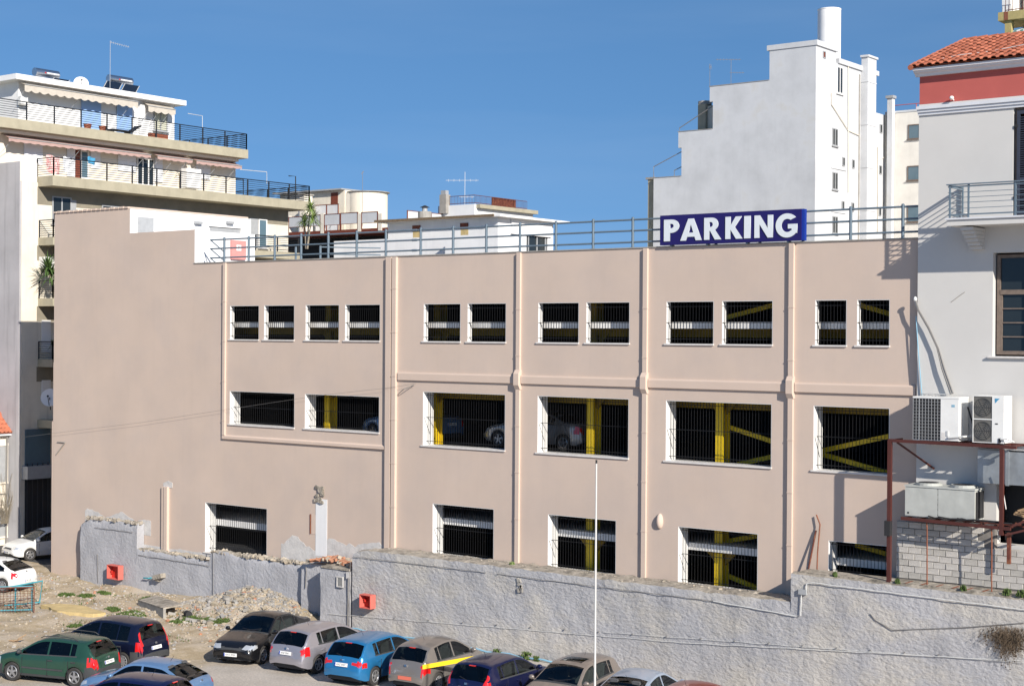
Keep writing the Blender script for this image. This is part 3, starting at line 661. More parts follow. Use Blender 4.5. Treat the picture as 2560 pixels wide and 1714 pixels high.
def fire_box(px0, py0, px1, py1, wall_y, label):
    a = un(px0, py0, 1, wall_y); b = un(px1, py1, 1, wall_y); d = .33
    x0, x1, z0, z1 = a.x+.02, a.x+.02+(b.x-a.x)*.86, b.z, a.z
    yf = wall_y-d
    g = thing('fire_hose_box', label, 'fire box', (x0, wall_y, z0))
    m = MB(); t = .03
    m.box(x0, x0+t, yf, wall_y-.04, z0, z1); m.box(x1-t, x1, yf, wall_y-.04, z0, z1); m.box(x0+t, x1-t, yf, wall_y-.04, z1-t, z1); m.box(x0+t, x1-t, yf, wall_y-.04, z0, z0+t)
    m.build('cabinet', M['red_faded'], g)
    MB().box(x0+t, x1-t, wall_y-.07, wall_y-.045, z0+t, z1-t).build('back_panel', M['red'], g)
    m = MB(); m.box(x0+.1, x0+.16, wall_y-.2, wall_y-.07, z0+.3, z0+.36); m.cyl((x0+.13, wall_y-.15), .04, z0+.22, z0+.36, 8); m.build('valve', M['red'], g)
    MB().tube([((x0+x1)/2, wall_y-.1, z0), ((x0+x1)/2, wall_y-.08, z0-.12)], .02, 6).build('pipe_stub', M['metal_grey'], g)
fire_box(912, 1481, 944, 1520, -1.33, 'open red fire hose box on the long grey wall behind the silver and blue cars')
fire_box(281, 1408, 314, 1448, -.45, 'open red fire hose box on the ruined grey wall at left, above the weeds')
# ------------------------------------------------------------------ cars
def smoothpts(p, it=1):
    for _ in range(it):
        q = [p[0]]
        for a, b in zip(p, p[1:]): q += [(a[0]*.78+b[0]*.22, a[1]*.78+b[1]*.22), (a[0]*.22+b[0]*.78, a[1]*.22+b[1]*.78)]
        q.append(p[-1]); p = q
    return p
def interp(p, x):
    if x <= p[0][0]: return p[0][1]
    for a, b in zip(p, p[1:]):
        if x <= b[0]: return a[1]+(b[1]-a[1])*(x-a[0])/max(1e-6, b[0]-a[0])
    return p[-1][1]
STY = {
 # top profile from tail to nose as (x fraction of half length, z); win: rear window x range, glass: windscreen range, side window range, b pillars
 'hatch': dict(L=4.2, W=1.74, H=1.46, belt=.93, top=[(-1, .60), (-.985, .80), (-.955, .95), (-.80, 1.34), (-.70, 1.42), (-.2, 1.46), (.12, 1.42), (.50, 1.0), (.56, .95), (.85, .83), (.95, .70), (1, .56)],
               rw=(-.95, -.79), ws=(.15, .50), sw=(-.62, .40), bp=(-.10,), rp=(-.52,)),
 'round': dict(L=3.72, W=1.66, H=1.52, belt=.95, top=[(-1, .58), (-.99, .80), (-.95, .98), (-.80, 1.34), (-.66, 1.46), (-.2, 1.54), (.14, 1.48), (.54, 1.05), (.62, .97), (.86, .84), (.96, .70), (1, .55)],
               rw=(-.94, -.77), ws=(.18, .53), sw=(-.60, .44), bp=(-.08,), rp=(-.50,)),
 'mpv': dict(L=4.2, W=1.75, H=1.60, belt=.95, top=[(-1, .55), (-.985, .84), (-.955, 1.0), (-.87, 1.44), (-.78, 1.54), (-.3, 1.60), (.08, 1.56), (.52, 1.06), (.62, .98), (.88, .84), (.96, .70), (1, .56)],
             rw=(-.95, -.86), ws=(.12, .51), sw=(-.72, .42), bp=(-.10,), rp=(-.50,)),
 'sedan': dict(L=4.6, W=1.76, H=1.45, belt=.93, top=[(-1, .62), (-.985, .88), (-.93, 1.0), (-.68, 1.04), (-.36, 1.38), (-.15, 1.44), (.0, 1.45), (.12, 1.41), (.46, .99), (.55, .93), (.85, .80), (.95, .68), (1, .56)],
               rw=(-.66, -.36), ws=(.14, .46), sw=(-.48, .37), bp=(-.05,), rp=(-.40,)),
 'rounded_sedan': dict(L=4.4, W=1.72, H=1.43, belt=.93, top=[(-1, .62), (-.985, .88), (-.90, 1.0), (-.70, 1.05), (-.36, 1.34), (-.1, 1.43), (.05, 1.42), (.16, 1.38), (.50, .98), (.6, .90), (.85, .78), (.95, .66), (1, .55)],
               rw=(-.68, -.36), ws=(.18, .50), sw=(-.46, .40), bp=(-.02,), rp=(-.38,)),
 'fastback': dict(L=3.9, W=1.62, H=1.39, belt=.90, top=[(-1, .60), (-.985, .80), (-.93, .90), (-.52, 1.30), (-.42, 1.35), (-.1, 1.39), (.14, 1.36), (.44, .98), (.52, .92), (.85, .80), (.95, .68), (1, .56)],
               rw=(-.90, -.55), ws=(.16, .44), sw=(-.66, .36), bp=(-.12,), rp=()),
}
PAINT = {}
def paint(name, col, metal=.35, rough=.3):
    if name not in PAINT:
        PAINT[name] = mat('paint_'+name, col, rough, .05, 3, metal=metal, coat=.6)
    return PAINT[name]
def car(name, label, cat, x, y, head, style, pnt, group='cars parked in the lot', L=None, z=0, trim='body', light_z=(.68, .88), light_w=.30, rim='rim',
        plate='EMB 4317', plate_m='plate', sunroof=False, roof_rails=False, moulding=True, tall_light=False, dz=0):
    S = STY[style]; L = L or S['L']; W = S['W']; hl = L/2; belt0 = S['belt']
    g = thing(name, label, cat, (x, y, z), head, group)
    tp = smoothpts([(a*hl, b) for a, b in S['top']], 2)
    axf, axr, R = hl-.80, -hl+.76, .345
    wz = .305
    xs = set(round(-hl+L*i/44, 4) for i in range(45))
    for e in (.02, .04, .07, .10, .14, .18, .23, .29, .35): xs.add(round(hl-e, 4)); xs.add(round(-hl+e, 4))
    for ax in (axf, axr):
        for i in range(13): xs.add(round(ax+R*math.cos(math.pi*i/12), 4))
    def near(v, w=.012):
        for q in list(xs):
            if abs(q-v) < .02: xs.discard(q)
        xs.add(round(v, 4))
    rw = (S['rw'][0]*hl, S['rw'][1]*hl); ws = (S['ws'][0]*hl, S['ws'][1]*hl); sw = (S['sw'][0]*hl, S['sw'][1]*hl)
    for v in (rw[0], rw[1], ws[0], ws[1], sw[0], sw[1]): near(v)
    pil = [(b*hl-.035, b*hl+.035) for b in S['bp']]+[(b*hl-.02, b*hl+.02) for b in S['rp']]
    for a, b in pil: near(a); near(b)
    xs = sorted(xs)
    def width(x):
        t = max(0, (abs(x)-(hl-.62))/.62); return W/2*(1-.20*t**2.6)*(1-.02*max(0, -x/hl))
    def ring(x):
        top = interp(tp, x); zb = .23
        for ax in (axf, axr):
            d = abs(x-ax)
            if d < R: zb = max(zb, wz+math.sqrt(R*R-d*d))
        t = max(0, (abs(x)-(hl-.25))/.25); zb = max(zb, .23+.09*t)
        bl = min(belt0+.05*(-x/hl), top-.045)
        w = width(x); pts = []
        for k, ww in ((0, .955), (.12, .98), (.34, 1.0), (.58, 1.0), (.80, .985), (1.0, .955)): pts.append((w*ww, zb+(bl-zb)*k))
        yb = w*.95
        def gy(zz): return yb-.02-(zz-bl)*.40
        z4 = bl+.03; z5 = max(z4+.004, top-.085); z6 = max(z5+.004, top-.03)
        pts += [(gy(z4), z4), (gy(z5), z5), (gy(z6)-.005, z6)]
        y6 = pts[-1][1-1]; cr = .05 if top > 1.2 else .03
        pts += [(y6-.055, z6+.022), (y6-.24 if y6 > .5 else y6*.7, z6+.022+cr*.55), (y6*.42, z6+.022+cr*.9), (0, z6+.022+cr)]
        return pts
    NR = 13; V = []; 
    def addring(x, pts):
        V.extend([(x, -p[0], p[1]) for p in pts]); V.extend([(x, p[0], p[1]) for p in reversed(pts[:-1])])
    NP = 2*NR-1
    rings = [ring(x) for x in xs]
    def squash(pts, k, kz): zc = .55; return [(p[0]*k, zc+(p[1]-zc)*kz) for p in pts]
    allx = [-hl-.035]+xs+[hl+.035]
    allr = [squash(rings[0], .62, .72)]+rings+[squash(rings[-1], .62, .72)]
    for xx, rr in zip(allx, allr): addring(xx, rr)
    groups = {}
    def put(key, f): groups.setdefault(key, []).append(f)
    for i in range(len(allx)-1):
        xm = (allx[i]+allx[i+1])/2; topm = interp(tp, xm)
        for j in range(NP-1):
            f = (i*NP+j, i*NP+j+1, (i+1)*NP+j+1, (i+1)*NP+j)
            c = [sum(V[q][k] for q in f)/4 for k in range(3)]
            row = j if j < NR-1 else NP-2-j; side = 'left' if c[1] > 0 else 'right'
            key = 'body'
            if row == 6 and sw[0] < xm < sw[1] and topm > belt0+.14 and not any(a < xm < b for a, b in pil): key = 'side_window_'+side
            elif row in (9, 10, 11) and rw[0] < xm < rw[1]: key = 'rear_window'
            elif row in (9, 10, 11) and ws[0] < xm < ws[1]: key = 'windscreen'
            elif row == 5 and sw[0]-.06 < xm < sw[1]+.1 and topm > belt0+.10: key = 'window_trim_'+side
            elif row in (8, 9, 10, 11) and ws[1] < xm < ws[1]+.075: key = 'cowl'
            elif sunroof and row in (10, 11) and -.22*hl < xm < .04*hl: key = 'sunroof'
            elif xm < -hl+(.30 if not tall_light else .22) and light_z[0] < c[2] < light_z[1] and abs(c[1]) > W/2-light_w and abs(c[1]) < W/2*1.1: key = 'taillight_'+side
            elif tall_light and xm < -hl+.26 and row in (7, 8) and .8 < c[2] < 1.32: key = 'taillight_'+side
            elif hl-.36 < xm and .60 < c[2] < .735 and abs(c[1]) > W/2-.40: key = 'headlight_'+side
            elif xm > hl-.10 and .47 < c[2] < .66 and abs(c[1]) < W*.26: key = 'grille'
            elif trim == 'plastic' and c[2] < .60 and abs(xm) > hl-.42: key = 'bumper_front' if xm > 0 else 'bumper_rear'
            elif trim == 'plastic' and c[2] < .34: key = 'sill_trim_'+side
            elif abs(xm) > hl-.36 and c[2] < .56: key = 'bumper_front' if xm > 0 else 'bumper_rear'
            put(key, f)
    put('bumper_rear', tuple(range(NP))); put('bumper_front', tuple(range(len(allx)*NP-1, (len(allx)-1)*NP-1, -1)))
    P = pnt
    mats = {'body': P, 'windscreen': M['car_glass'], 'rear_window': M['car_glass'], 'sunroof': M['car_glass'], 'grille': M['plastic'], 'cowl': M['plastic'], 'window_trim_left': M['plastic'], 'window_trim_right': M['plastic'], 'sill_trim_left': M['plastic'], 'sill_trim_right': M['plastic'],
            'bumper_front': M['plastic'] if trim == 'plastic' else P, 'bumper_rear': M['plastic'] if trim == 'plastic' else P}
    for key, fs in groups.items():
        nm = key.replace('_left', '').replace('_right', '').replace('_front', '').replace('_rear', '')
        mt = mats.get(key) or (M['car_glass'] if 'window' in key else M['lamp_red'] if 'taillight' in key else M['lamp_clear'])
        used = sorted(set(q for f in fs for q in f)); ix = {q: n for n, q in enumerate(used)}
        off = .0
        b = MB().raw([V[q] for q in used], [tuple(ix[q] for q in f) for f in fs])
        o = b.build(nm, mt, g, smooth=42, local=True, fix=True)
    ub = MB(); ub.box(-hl+.18, hl-.18, -W/2+.22, W/2-.22, .2, .62); ub.build('chassis', M['plastic'], g, local=True)
    for sx in (.25, -.75):
        for sy in (-.36, .36):
            q = MB(); q.box(sx-.25, sx+.25, sy-.22, sy+.22, .62, .74); q.obox((sx-.27, sy, .96), (.12, .42, .56), ry=-.2); q.obox((sx-.33, sy, 1.27), (.08, .24, .13), ry=-.2); q.build('seat', M['seat'], g, local=True)
    q = MB(); q.box(ws[1]-.62, ws[1]-.20, -W/2+.2, W/2-.2, .62, belt0-.03); q.build('dashboard', M['plastic'], g, local=True)
    # inner arches
    for ax in (axf, axr):
        for sd in (-1, 1):
            wgt = MB(); yo = sd*(W/2-.035); yi = sd*(W/2-.235)
            n = 22; rt = .312
            rings_ = [(.20, yo-sd*.015), (rt-.03, yo), (rt, yo-sd*.03), (rt, yi+sd*.03), (rt-.03, yi)]
            vs = []; fs = []
            for rr, yy in rings_:
                for k in range(n): a = 2*math.pi*k/n; vs.append((ax+rr*math.cos(a), yy, rt+rr*math.sin(a)))
            for q in range(len(rings_)-1):
                for k in range(n): fs.append((q*n+k, q*n+(k+1) % n, (q+1)*n+(k+1) % n, (q+1)*n+k))
            fs.append(tuple(range(4*n, 5*n)))
            wgt.raw(vs, fs); wo_ = wgt.build('wheel', M['tyre'], g, smooth=True, local=True)
            rm = MB(); vs = []; fs = []
            for rr, yy in ((.205, yo-sd*.012), (.19, yo-sd*.002), (.17, yo-sd*.03)):
                for k in range(n): a = 2*math.pi*k/n; vs.append((ax+rr*math.cos(a), yy, rt+rr*math.sin(a)))
            for q in range(2):
                for k in range(n): fs.append((q*n+k, q*n+(k+1) % n, (q+1)*n+(k+1) % n, (q+1)*n+k))
            rm.raw(vs, fs)
            ns = 5 if rim == 'rim' else 9
            for k in range(ns):
                a = 2*math.pi*k/ns+.3; ca, sa = math.cos(a), math.sin(a); h_ = .030 if ns == 5 else .022
                pts = [(.03, -h_*1.2), (.19, -h_), (.19, h_), (.03, h_*1.2)]
                pp = [(ax+u*ca-v*sa, rt+u*sa+v*ca) for u, v in pts]; rm.prism(pp, 'y', yo-sd*.035, yo-sd*.008)
            rm.tube([(ax, yo-sd*.04, rt), (ax, yo-sd*.002, rt)], .055, 10)
            rm.build('rim', M[rim], wo_, local=True)
            br = MB(); br.tube([(ax, yo-sd*.07, rt), (ax, yo-sd*.05, rt)], .185, 16); br.build('brake_disc', M['dark'], wo_, local=True)
    # mirrors, handles, mouldings
    xm = ws[1]-.17
    for sd in (-1, 1):
        q = MB(); q.sphere((xm, sd*(W/2+.07), belt0+.09), .075, .10, .075, 8, 6); q.tube([(xm, sd*(W/2-.06), belt0+.03), (xm, sd*(W/2+.05), belt0+.07)], .025, 5); q.build('mirror', P if trim == 'body' else M['plastic'], g, smooth=True, local=True)
        for hx in [(pil[0][0]-.10)]+([pil[0][0]-.98] if S['rp'] else []):
            hh = MB(); hh.box(hx-.08, hx+.08, sd*(W/2-.012), sd*(W/2+.022), belt0-.15, belt0-.115); hh.build('door_handle', P if trim == 'body' else M['plastic'], g, local=True)
        if moulding:
            q = MB(); q.box(axr+.42, axf-.42, sd*(W/2-.01), sd*(W/2+.014), .48, .535); q.build('side_moulding', M['plastic'] if trim == 'plastic' else P, g, local=True)
        # door gaps : thin dark grooves standing in the skin
        for dx in [pil[0][0]+.03, sw[1]-.03]+([sw[0]+.22] if S['rp'] else []):
            q = MB(); q.box(dx-.005, dx+.005, sd*(W/2-.03), sd*(W/2+.0015), .30, belt0-.10); q.build('door_gap', M['ink'], g, local=True)
    if roof_rails:
        for sd in (-1, 1):
            q = MB(); yr = sd*(W/2*.66); zt = max(b for a, b in S['top'])
            q.tube([(-.6*hl, yr, zt-.02), (-.52*hl, yr, zt+.055), (-.2*hl, yr, zt+.075), (.05*hl, yr, zt+.05), (.12*hl, yr, zt-.02)], .016, 6); q.build('roof_rail', M['plastic'], g, local=True)
    # plates
    def plate_at(xp, zp, tilt, rear):
        sgn = -1 if rear else 1
        q = MB(); q.obox((xp, 0, zp), (.012, .50, .115), ry=tilt); o = q.build('number_plate', M[plate_m], g, local=True)
        Mx = Matrix.Translation((xp+sgn*.009, 0, zp)) @ Matrix.Rotation(tilt, 4, 'Y') @ (Matrix.Rotation(-math.pi/2 if rear else math.pi/2, 4, 'Z')) @ Matrix.Rotation(math.pi/2, 4, 'X')
        if plate_m == 'plate':
            text('plate_text', plate, .085, M['ink'], o, Mx, .001, local=True)
            q = MB(); q.obox((xp+sgn*.0065, .23*(1 if rear else -1), zp), (.003, .035, .105), ry=tilt); q.build('country_strip', M['plate_blue'], o, local=True)
    zr = .74 if style in ('hatch', 'mpv', 'sedan') and trim != 'low' else .50
    def tailx(zz):
        for a, b in zip(tp, tp[1:]):
            if b[1] >= zz: return a[0]+(b[0]-a[0])*(zz-a[1])/max(1e-5, b[1]-a[1]) if zz > a[1] else a[0]
        return -hl
    if zr > .6: plate_at(tailx(zr)-.04, zr, .22, True)
    else: plate_at(-hl-.05, zr, 0, True)
    plate_at(hl+.048, .42, 0, False)
    q = MB(); q.obox((tailx(.86)-.035, 0, .89), (.02, .09, .06), ry=.3); q.build('badge', M['steel'], g, local=True)
    # wiper + aerial + high stop lamp
    q = MB(); q.tube([(-hl*.42, 0, interp(tp, -hl*.42)+.04), (-hl*.48, .0, interp(tp, -hl*.48)+.24)], .006, 4); q.build('aerial', M['ink'], g, local=True)
    if style in ('hatch', 'round', 'mpv'):
        q = MB(); q.obox((rw[1]-.015, 0, interp(tp, rw[1])+.035), (.05, .22, .025)); q.build('stop_lamp', M['lamp_red'], g, local=True)
        q = MB(); q.tube([(rw[0]-.01, 0, interp(tp, rw[0])+.03), (rw[0]+.05, .3, interp(tp, rw[0]+.05)+.035)], .008, 4); q.build('wiper', M['ink'], g, local=True)
    q = MB(); q.tube([(ws[1]+.02, -.1, interp(tp, ws[1])+.03), (ws[1]-.12, .45, interp(tp, ws[1]-.12)+.04)], .008, 4); q.tube([(ws[1]+.02, .35, interp(tp, ws[1])+.03), (ws[1]-.06, -.3, interp(tp, ws[1]-.06)+.05)], .008, 4); q.build('wiper', M['ink'], g, local=True)
    return g
def hd(dx, dy): return math.atan2(dy, dx)
def build_cars():
    G1 = paint('green', (.022, .075, .050)); navy = paint('navy', (.006, .009, .030), .3); black = paint('black', (.006, .006, .007), 0.0)
    silver = paint('silver', (.40, .385, .42), .6, .35); blue = paint('blue', (.025, .19, .42), .4); beige = paint('beige', (.27, .245, .225), .55, .35)
    dkblue = paint('dark_blue', (.007, .011, .055), .3); champ = paint('champagne', (.27, .23, .20), .45, .4); lb = paint('light_blue', (.42, .50, .62), .5, .3)
    redp = paint('red', (.24, .035, .02), .2); white = paint('white', (.72, .72, .70), 0, .4); oldblue = paint('old_blue', (.13, .24, .42), .3); dark2 = paint('slate', (.05, .05, .06), .4)
    car('parked_car', 'green hatchback with grey lower trim and roof rails, leftmost in the front of the lot', 'car', -7.62, -13.7, hd(-.95, -.30), 'hatch', G1, L=3.97, trim='plastic', roof_rails=True, light_z=(.62, .90), plate='YHT 7052')
    car('parked_car', 'dark navy small people carrier with tall red rear lamps behind the green hatchback', 'car', -8.45, -11.0, hd(-.985, -.17), 'mpv', navy, L=4.25, trim='plastic', tall_light=True, light_z=(.70, .98), light_w=.22, plate='YZZ 6794', rim='hubcap')
    car('parked_car', 'black sedan with chrome-edged grille facing the camera beside the silver hatchback', 'car', -5.3, -6.65, hd(.30, -.95), 'sedan', black, L=4.6, plate='AXX 3920', moulding=False)
    car('parked_car', 'silver hatchback between the black sedan and the bright blue hatchback', 'car', -2.50, -6.42, hd(-.12, .99), 'hatch', silver, L=4.33, plate='AXE 2061', light_z=(.70, .92), light_w=.26)
    car('parked_car', 'bright blue hatchback with pale-edged rear lamps between silver and beige-grey cars', 'car', +.17, -6.6, hd(-.14, .99), 'hatch', blue, L=4.25, plate='AXZ 5437', light_z=(.70, .86), light_w=.40)
    car('parked_car', 'rounded beige-grey small hatchback with an orange-red plate beside the yellow barrier', 'car', 2.42, -6.2, hd(-.12, .99), 'round', beige, plate_m='plate_red', rim='hubcap', light_z=(.64, .92), light_w=.26, moulding=False)
    car('parked_car', 'dark blue hatchback with its roof in the sun right of the yellow barrier', 'car', 5.55, -6.85, hd(-.10, .99), 'hatch', dkblue, L=4.0, tall_light=True, light_z=(.74, .98), light_w=.2, plate='YBM 7764')
    car('parked_car', 'champagne hatchback with a dark sunroof, facing the camera under the white flagpole', 'car', 7.9, -6.3, hd(.13, -.99), 'hatch', champ, L=4.1, sunroof=True, tall_light=True, plate='ZKA 1182')
    car('parked_car', 'pale silver-blue sedan with an aerial, right of the white flagpole', 'car', 10.2, -5.95, hd(-.12, .99), 'rounded_sedan', lb, L=4.4, plate='YXK 4408', moulding=False)
    car('parked_car', 'dark red car of which only the curved roof shows at the lower edge', 'car', 12.4, -6.3, hd(-.10, .99), 'hatch', redp, L=4.1, plate='ZMK 2915')
    car('parked_car', 'old light blue fastback at the lower edge of the lot, nearest the bottom edge', 'car', -2.62, -14.1, hd(-.95, -.31), 'fastback', oldblue, L=4.0, rim='hubcap', plate='YBA 5120')
    car('parked_car', 'dark car cut off by the lower edge in front of the old light blue car', 'car', -1.15, -16.05, hd(-.96, -.27), 'hatch', paint('dark_blue', (0, 0, 0)), L=4.2, tall_light=True, roof_rails=False, plate='ZZT 9034')
    car('parked_car', 'white hatchback with dark side stripe parked in the shaded side street', 'car', -31.4, 3.0, hd(-.17, -.98), 'hatch', white, 'cars in the side street', L=4.15, plate='YMA 3306')
    car('parked_car', 'old white fastback parked at the street mouth behind the teal metal frame', 'car', -25.1, -4.5, hd(-.96, -.27), 'fastback', white, 'cars in the side street', L=4.1, rim='hubcap', plate='YKE 1450', light_w=.2)
    sg = paint('silver_grey', (.30, .31, .33), .6, .35)
    # cars inside the garage
    car('parked_car', 'silver sedan seen through the bars beside the yellow column on the middle deck', 'car', .28, 2.5, hd(-1, .0), 'sedan', sg, 'cars inside the garage', z=H-4.265, plate='AHP 2210')
    car('parked_car', 'grey car with its front wheel behind the bars of the first wide middle opening', 'car', -1.35+2.6, 3.1, hd(-.99, .1), 'hatch', sg, 'cars inside the garage', L=4.2, z=H-4.265) if False else None
    car('parked_car', 'pale grey hatchback nosing toward the first wide middle opening of the garage', 'car', 1.0, 6.6, hd(-1, 0), 'hatch', sg, 'cars inside the garage', z=H-4.265, plate='YEP 6613') if False else None
    for i, (x, y, zf, st, pn, lab) in enumerate(((-6.4, 2.6, -4.265, 'sedan', oldblue, 'blue-grey car half hidden inside the second middle opening from the left'),
                                      (2.2, 5.4, -1.93, 'mpv', white, 'white van roof catching light behind the third pair of upper openings'),
                                      (9.4, 4.6, -1.93, 'hatch', white, 'white car roof visible low behind the fourth pair of upper openings'),
                                      (14.6, 4.4, -1.93, 'hatch', sg, 'grey car roof visible low behind the last pair of upper openings'))):
        car('parked_car', lab, 'car', x, y, hd(-.99, .1), st, pn, 'cars inside the garage', z=H+zf)
build_cars()
# ------------------------------------------------------------------ right side: pink banded house
def build_house():
    Y = -.15; XL, XR, D = 16.36, 31, 9.6
    g = thing('townhouse', 'off-white townhouse with a salmon upper band, moulded cornices and a red tiled roof at right', 'house', (20, Y, 0))
    zb1 = un(2300, 266, 1, Y).z; zb0 = un(2300, 258, 1, Y).z
    p = lambda x, y: un(x, y, 1, Y)
    z_band0 = p(2300, 262).z      # bottom of salmon band
    z_band1 = p(2300, 200).z      # top of salmon band
    # window and door openings
    wa, wb = p(2483, 632), p(2482, 890); dz1, dz0 = p(2532, 268).z, p(2535, 538).z
    wins = [(wa.x, wa.x+2.3, wb.z, wa.z), (p(2533, 400).x, p(2533, 400).x+1.6, dz0, dz1)]
    # lower dark opening behind the duct
    lo = (18.85, 20.7, p(2510, 1360).z, p(2510, 1176).z)
    wins.append(lo)
    xs = sorted(set([XL, XR]+[w[0] for w in wins]+[w[1] for w in wins])); zs = sorted(set([-.2, z_band0]+[w[2] for w in wins]+[w[3] for w in wins]))
    m = MB()
    for i in range(len(xs)-1):
        for j in range(len(zs)-1):
            xc, zc = (xs[i]+xs[i+1])/2, (zs[j]+zs[j+1])/2
            if any(w[0] < xc < w[1] and w[2] < zc < w[3] for w in wins): continue
            m.face([(xs[i], Y, zs[j]), (xs[i+1], Y, zs[j]), (xs[i+1], Y, zs[j+1]), (xs[i], Y, zs[j+1])])
    for x0, x1, z0, z1 in wins:
        T = Y+.35
        m.face([(x0, Y, z0), (x0, Y, z1), (x0, T, z1), (x0, T, z0)]); m.face([(x1, Y, z1), (x1, Y, z0), (x1, T, z0), (x1, T, z1)])
        m.face([(x0, Y, z1), (x1, Y, z1), (x1, T, z1), (x0, T, z1)]); m.face([(x1, Y, z0), (x0, Y, z0), (x0, T, z0), (x1, T, z0)])
    m.face([(XL, Y, -.2), (XL, Y, z_band0), (XL, D, z_band0), (XL, D, -.2)]); m.face([(XR, Y, -.2), (XR, D, -.2), (XR, D, z_band0), (XR, Y, z_band0)])
    m.face([(XL, D, -.2), (XL, D, z_band0), (XR, D, z_band0), (XR, D, -.2)])
    m.build('wall', M['house_white'], g, fix=False)
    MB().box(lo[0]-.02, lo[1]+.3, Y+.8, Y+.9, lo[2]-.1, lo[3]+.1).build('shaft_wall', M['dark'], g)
    zc_top = p(2300, 190).z
    MB().box(XL+.01, XR, Y+.01, D, z_band0-.06, zc_top).build('salmon_band', M['salmon'], g)
    # moulding under the band
    for k, (pa, pb, d) in enumerate(((262, 270, .13), (270.5, 277, .09), (277.5, 284, .05))):
        za, zb = p(2300, pa).z, p(2300, pb).z
        MB().box(XL-.0-d*.3, XR, Y-d, Y+.008, zb-.07, za-.07).build('moulding', M['cornice'], g)
    # cornice: stepped prism
    zc0, zc1 = p(2300, 193).z, p(2300, 174).z; e = zc1-zc0
    prof = [(Y+.02, zc0), (Y-.10, zc0), (Y-.12, zc0+e*.28), (Y-.22, zc0+e*.45), (Y-.24, zc0+e*.62), (Y-.30, zc0+e*.70), (Y-.30, zc1), (Y+.02, zc1)]
    MB().prism(prof, 'x', XL-.09, XR).build('cornice', M['cornice'], g)
    MB().box(XL-.09, XL-.005, Y+.025, D, zc0+e*.45, zc1).build('cornice', M['cornice'], g)
    # hip roof with tiles
    ze = zc1+.02; y0 = Y-.36; xe = XL-.14; yr = 4.2; zr = un(2412, 103, 1, yr).z; xr_ = un(2412, 103, 1, yr).x
    r = MB(); r.face([(xe, y0, ze), (XR, y0, ze), (XR, yr, zr-.05), (xr_, yr, zr-.05)]); r.face([(xe, y0, ze), (xr_, yr, zr-.05), (xe, 2*yr-y0, ze)]); r.face([(xe, 2*yr-y0, ze), (xr_, yr, zr-.05), (XR, yr, zr-.05), (XR, 2*yr-y0, ze)])
    ro = r.build('roof', M['terracotta'], g, fix=False)
    tl = MB(); tw, tlh = .245, .0; sl = Vector((0, yr-y0, zr-ze)); nrow = 13; stepv = sl/nrow; ln = stepv.length*1.15
    n = 6; vs = []; 
    for k in range(2):
        for i in range(n+1):
            a = math.pi*i/n; vs.append((-math.cos(a)*tw*.36, k*ln, math.sin(a)*.065+.012-k*.035))
    for k in range(2):
        for i in range(2): vs.append(((.36*tw if i == 0 else .64*tw), k*ln, .012-k*.035))
    fs = [(i, i+1, n+1+i+1, n+1+i) for i in range(n)]+[(2*n+2, 2*n+3, 2*n+5, 2*n+4)]
    fs += [(n, 2*n+2, 2*n+4, 2*n+1)] if False else []
    vv = list(vs)+[(v[0], v[1], v[2]-.02) for v in vs[:n+1]]
    o_ = len(vs); fs += [(i+1, i, o_+i, o_+i+1) for i in range(n)]
    tl.raw(vv, fs)
    me = tl.mesh('tile', M['terracotta'], smooth=50, fix=False); me2 = me.copy(); me2.materials.clear(); me2.materials.append(M['tile_b'])
    rx = math.atan2(sl.z, sl.y); ncol = 15
    stuff = MB(); hipslope = (xr_-xe)/(yr-y0); rng = random.Random(4)
    for rrow in range(nrow):
        base = Vector((0, y0, ze))+stepv*rrow
        xl = xe+hipslope*(base.y-y0)+.12
        for c in range(60):
            x = xl+c*tw
            if x > 27: break
            if x < 20.3:
                t = bpy.data.objects.new('tile', me if rng.random() < .65 else me2); COL.objects.link(t); t.parent = ro
                t.location = (x+rng.uniform(-.01, .01), base.y, base.z+.02+rng.uniform(0, .012)); t.rotation_euler = (rx, 0, rng.uniform(-.03, .03))
            else:
                R_ = Matrix.Translation((x, base.y, base.z+.02)) @ Matrix.Rotation(rx, 4, 'X'); stuff.raw([R_ @ Vector(v) for v in vv], fs)
    props(stuff.build('tiles', M['terracotta'], ro, smooth=50, fix=False), kind='stuff')
    for i in range(26):
        x = xr_+i*.36; q = MB(); q.tube([(x, yr, zr-.02+.01*(i % 2)), (x+.40, yr, zr+.015)], .11, 8); q.build('ridge_tile', M['tile_b'], ro)
    hp, hq = Vector((xe, y0, ze)), Vector((xr_, yr, zr))
    for i in range(12): q = MB(); q.tube([hp+(hq-hp)*(i/12), hp+(hq-hp)*((i+1.1)/12)+Vector((0, 0, .02))], .09, 7); q.build('hip_tile', M['tile_b'], ro)
    MB().tube([un(2310, 168, 1, .3)+Vector((0, 0, .15)), un(2400, 150, 1, .5)+Vector((0, 0, .15)), un(2480, 138, 1, .8)+Vector((0, 0, .12)), un(2560, 122, 1, 1.0)+Vector((0, 0, .12))], .012, 4).build('cable', M['wire_white'], ro)
    # balcony
    bl, by = 17.72, Y-1.12; zs0, zs1 = p(2390, 562).z-.11, p(2390, 545).z-.14
    b = MB(); b.box(bl, XR-3, by, Y-.002, zs0, zs1); bo = b.build('balcony', M['house_white'], g)
    MB().box(bl-.05, XR-3, by-.05, Y-.004, zs1+.002, zs1+.05).build('balcony_edge', M['cornice'], bo)
    m = MB()
    for k in range(6):
        m.box(bl+.35, bl+.72, by+.12+k*.15, Y-.003, zs0-.03-(k+1)*.105, zs0-.03-k*.105-.008)
    m.build('corbel', M['house_white'], g)
    zr0, zr1 = zs1+.05, zs1+1.02
    m = MB()
    xs_ = [bl+.06, bl+.62, bl+2.0, bl+3.6, bl+5.2]
    for x in xs_: m.box(x-.025, x+.025, by+.03, by+.08, zr0, zr1)
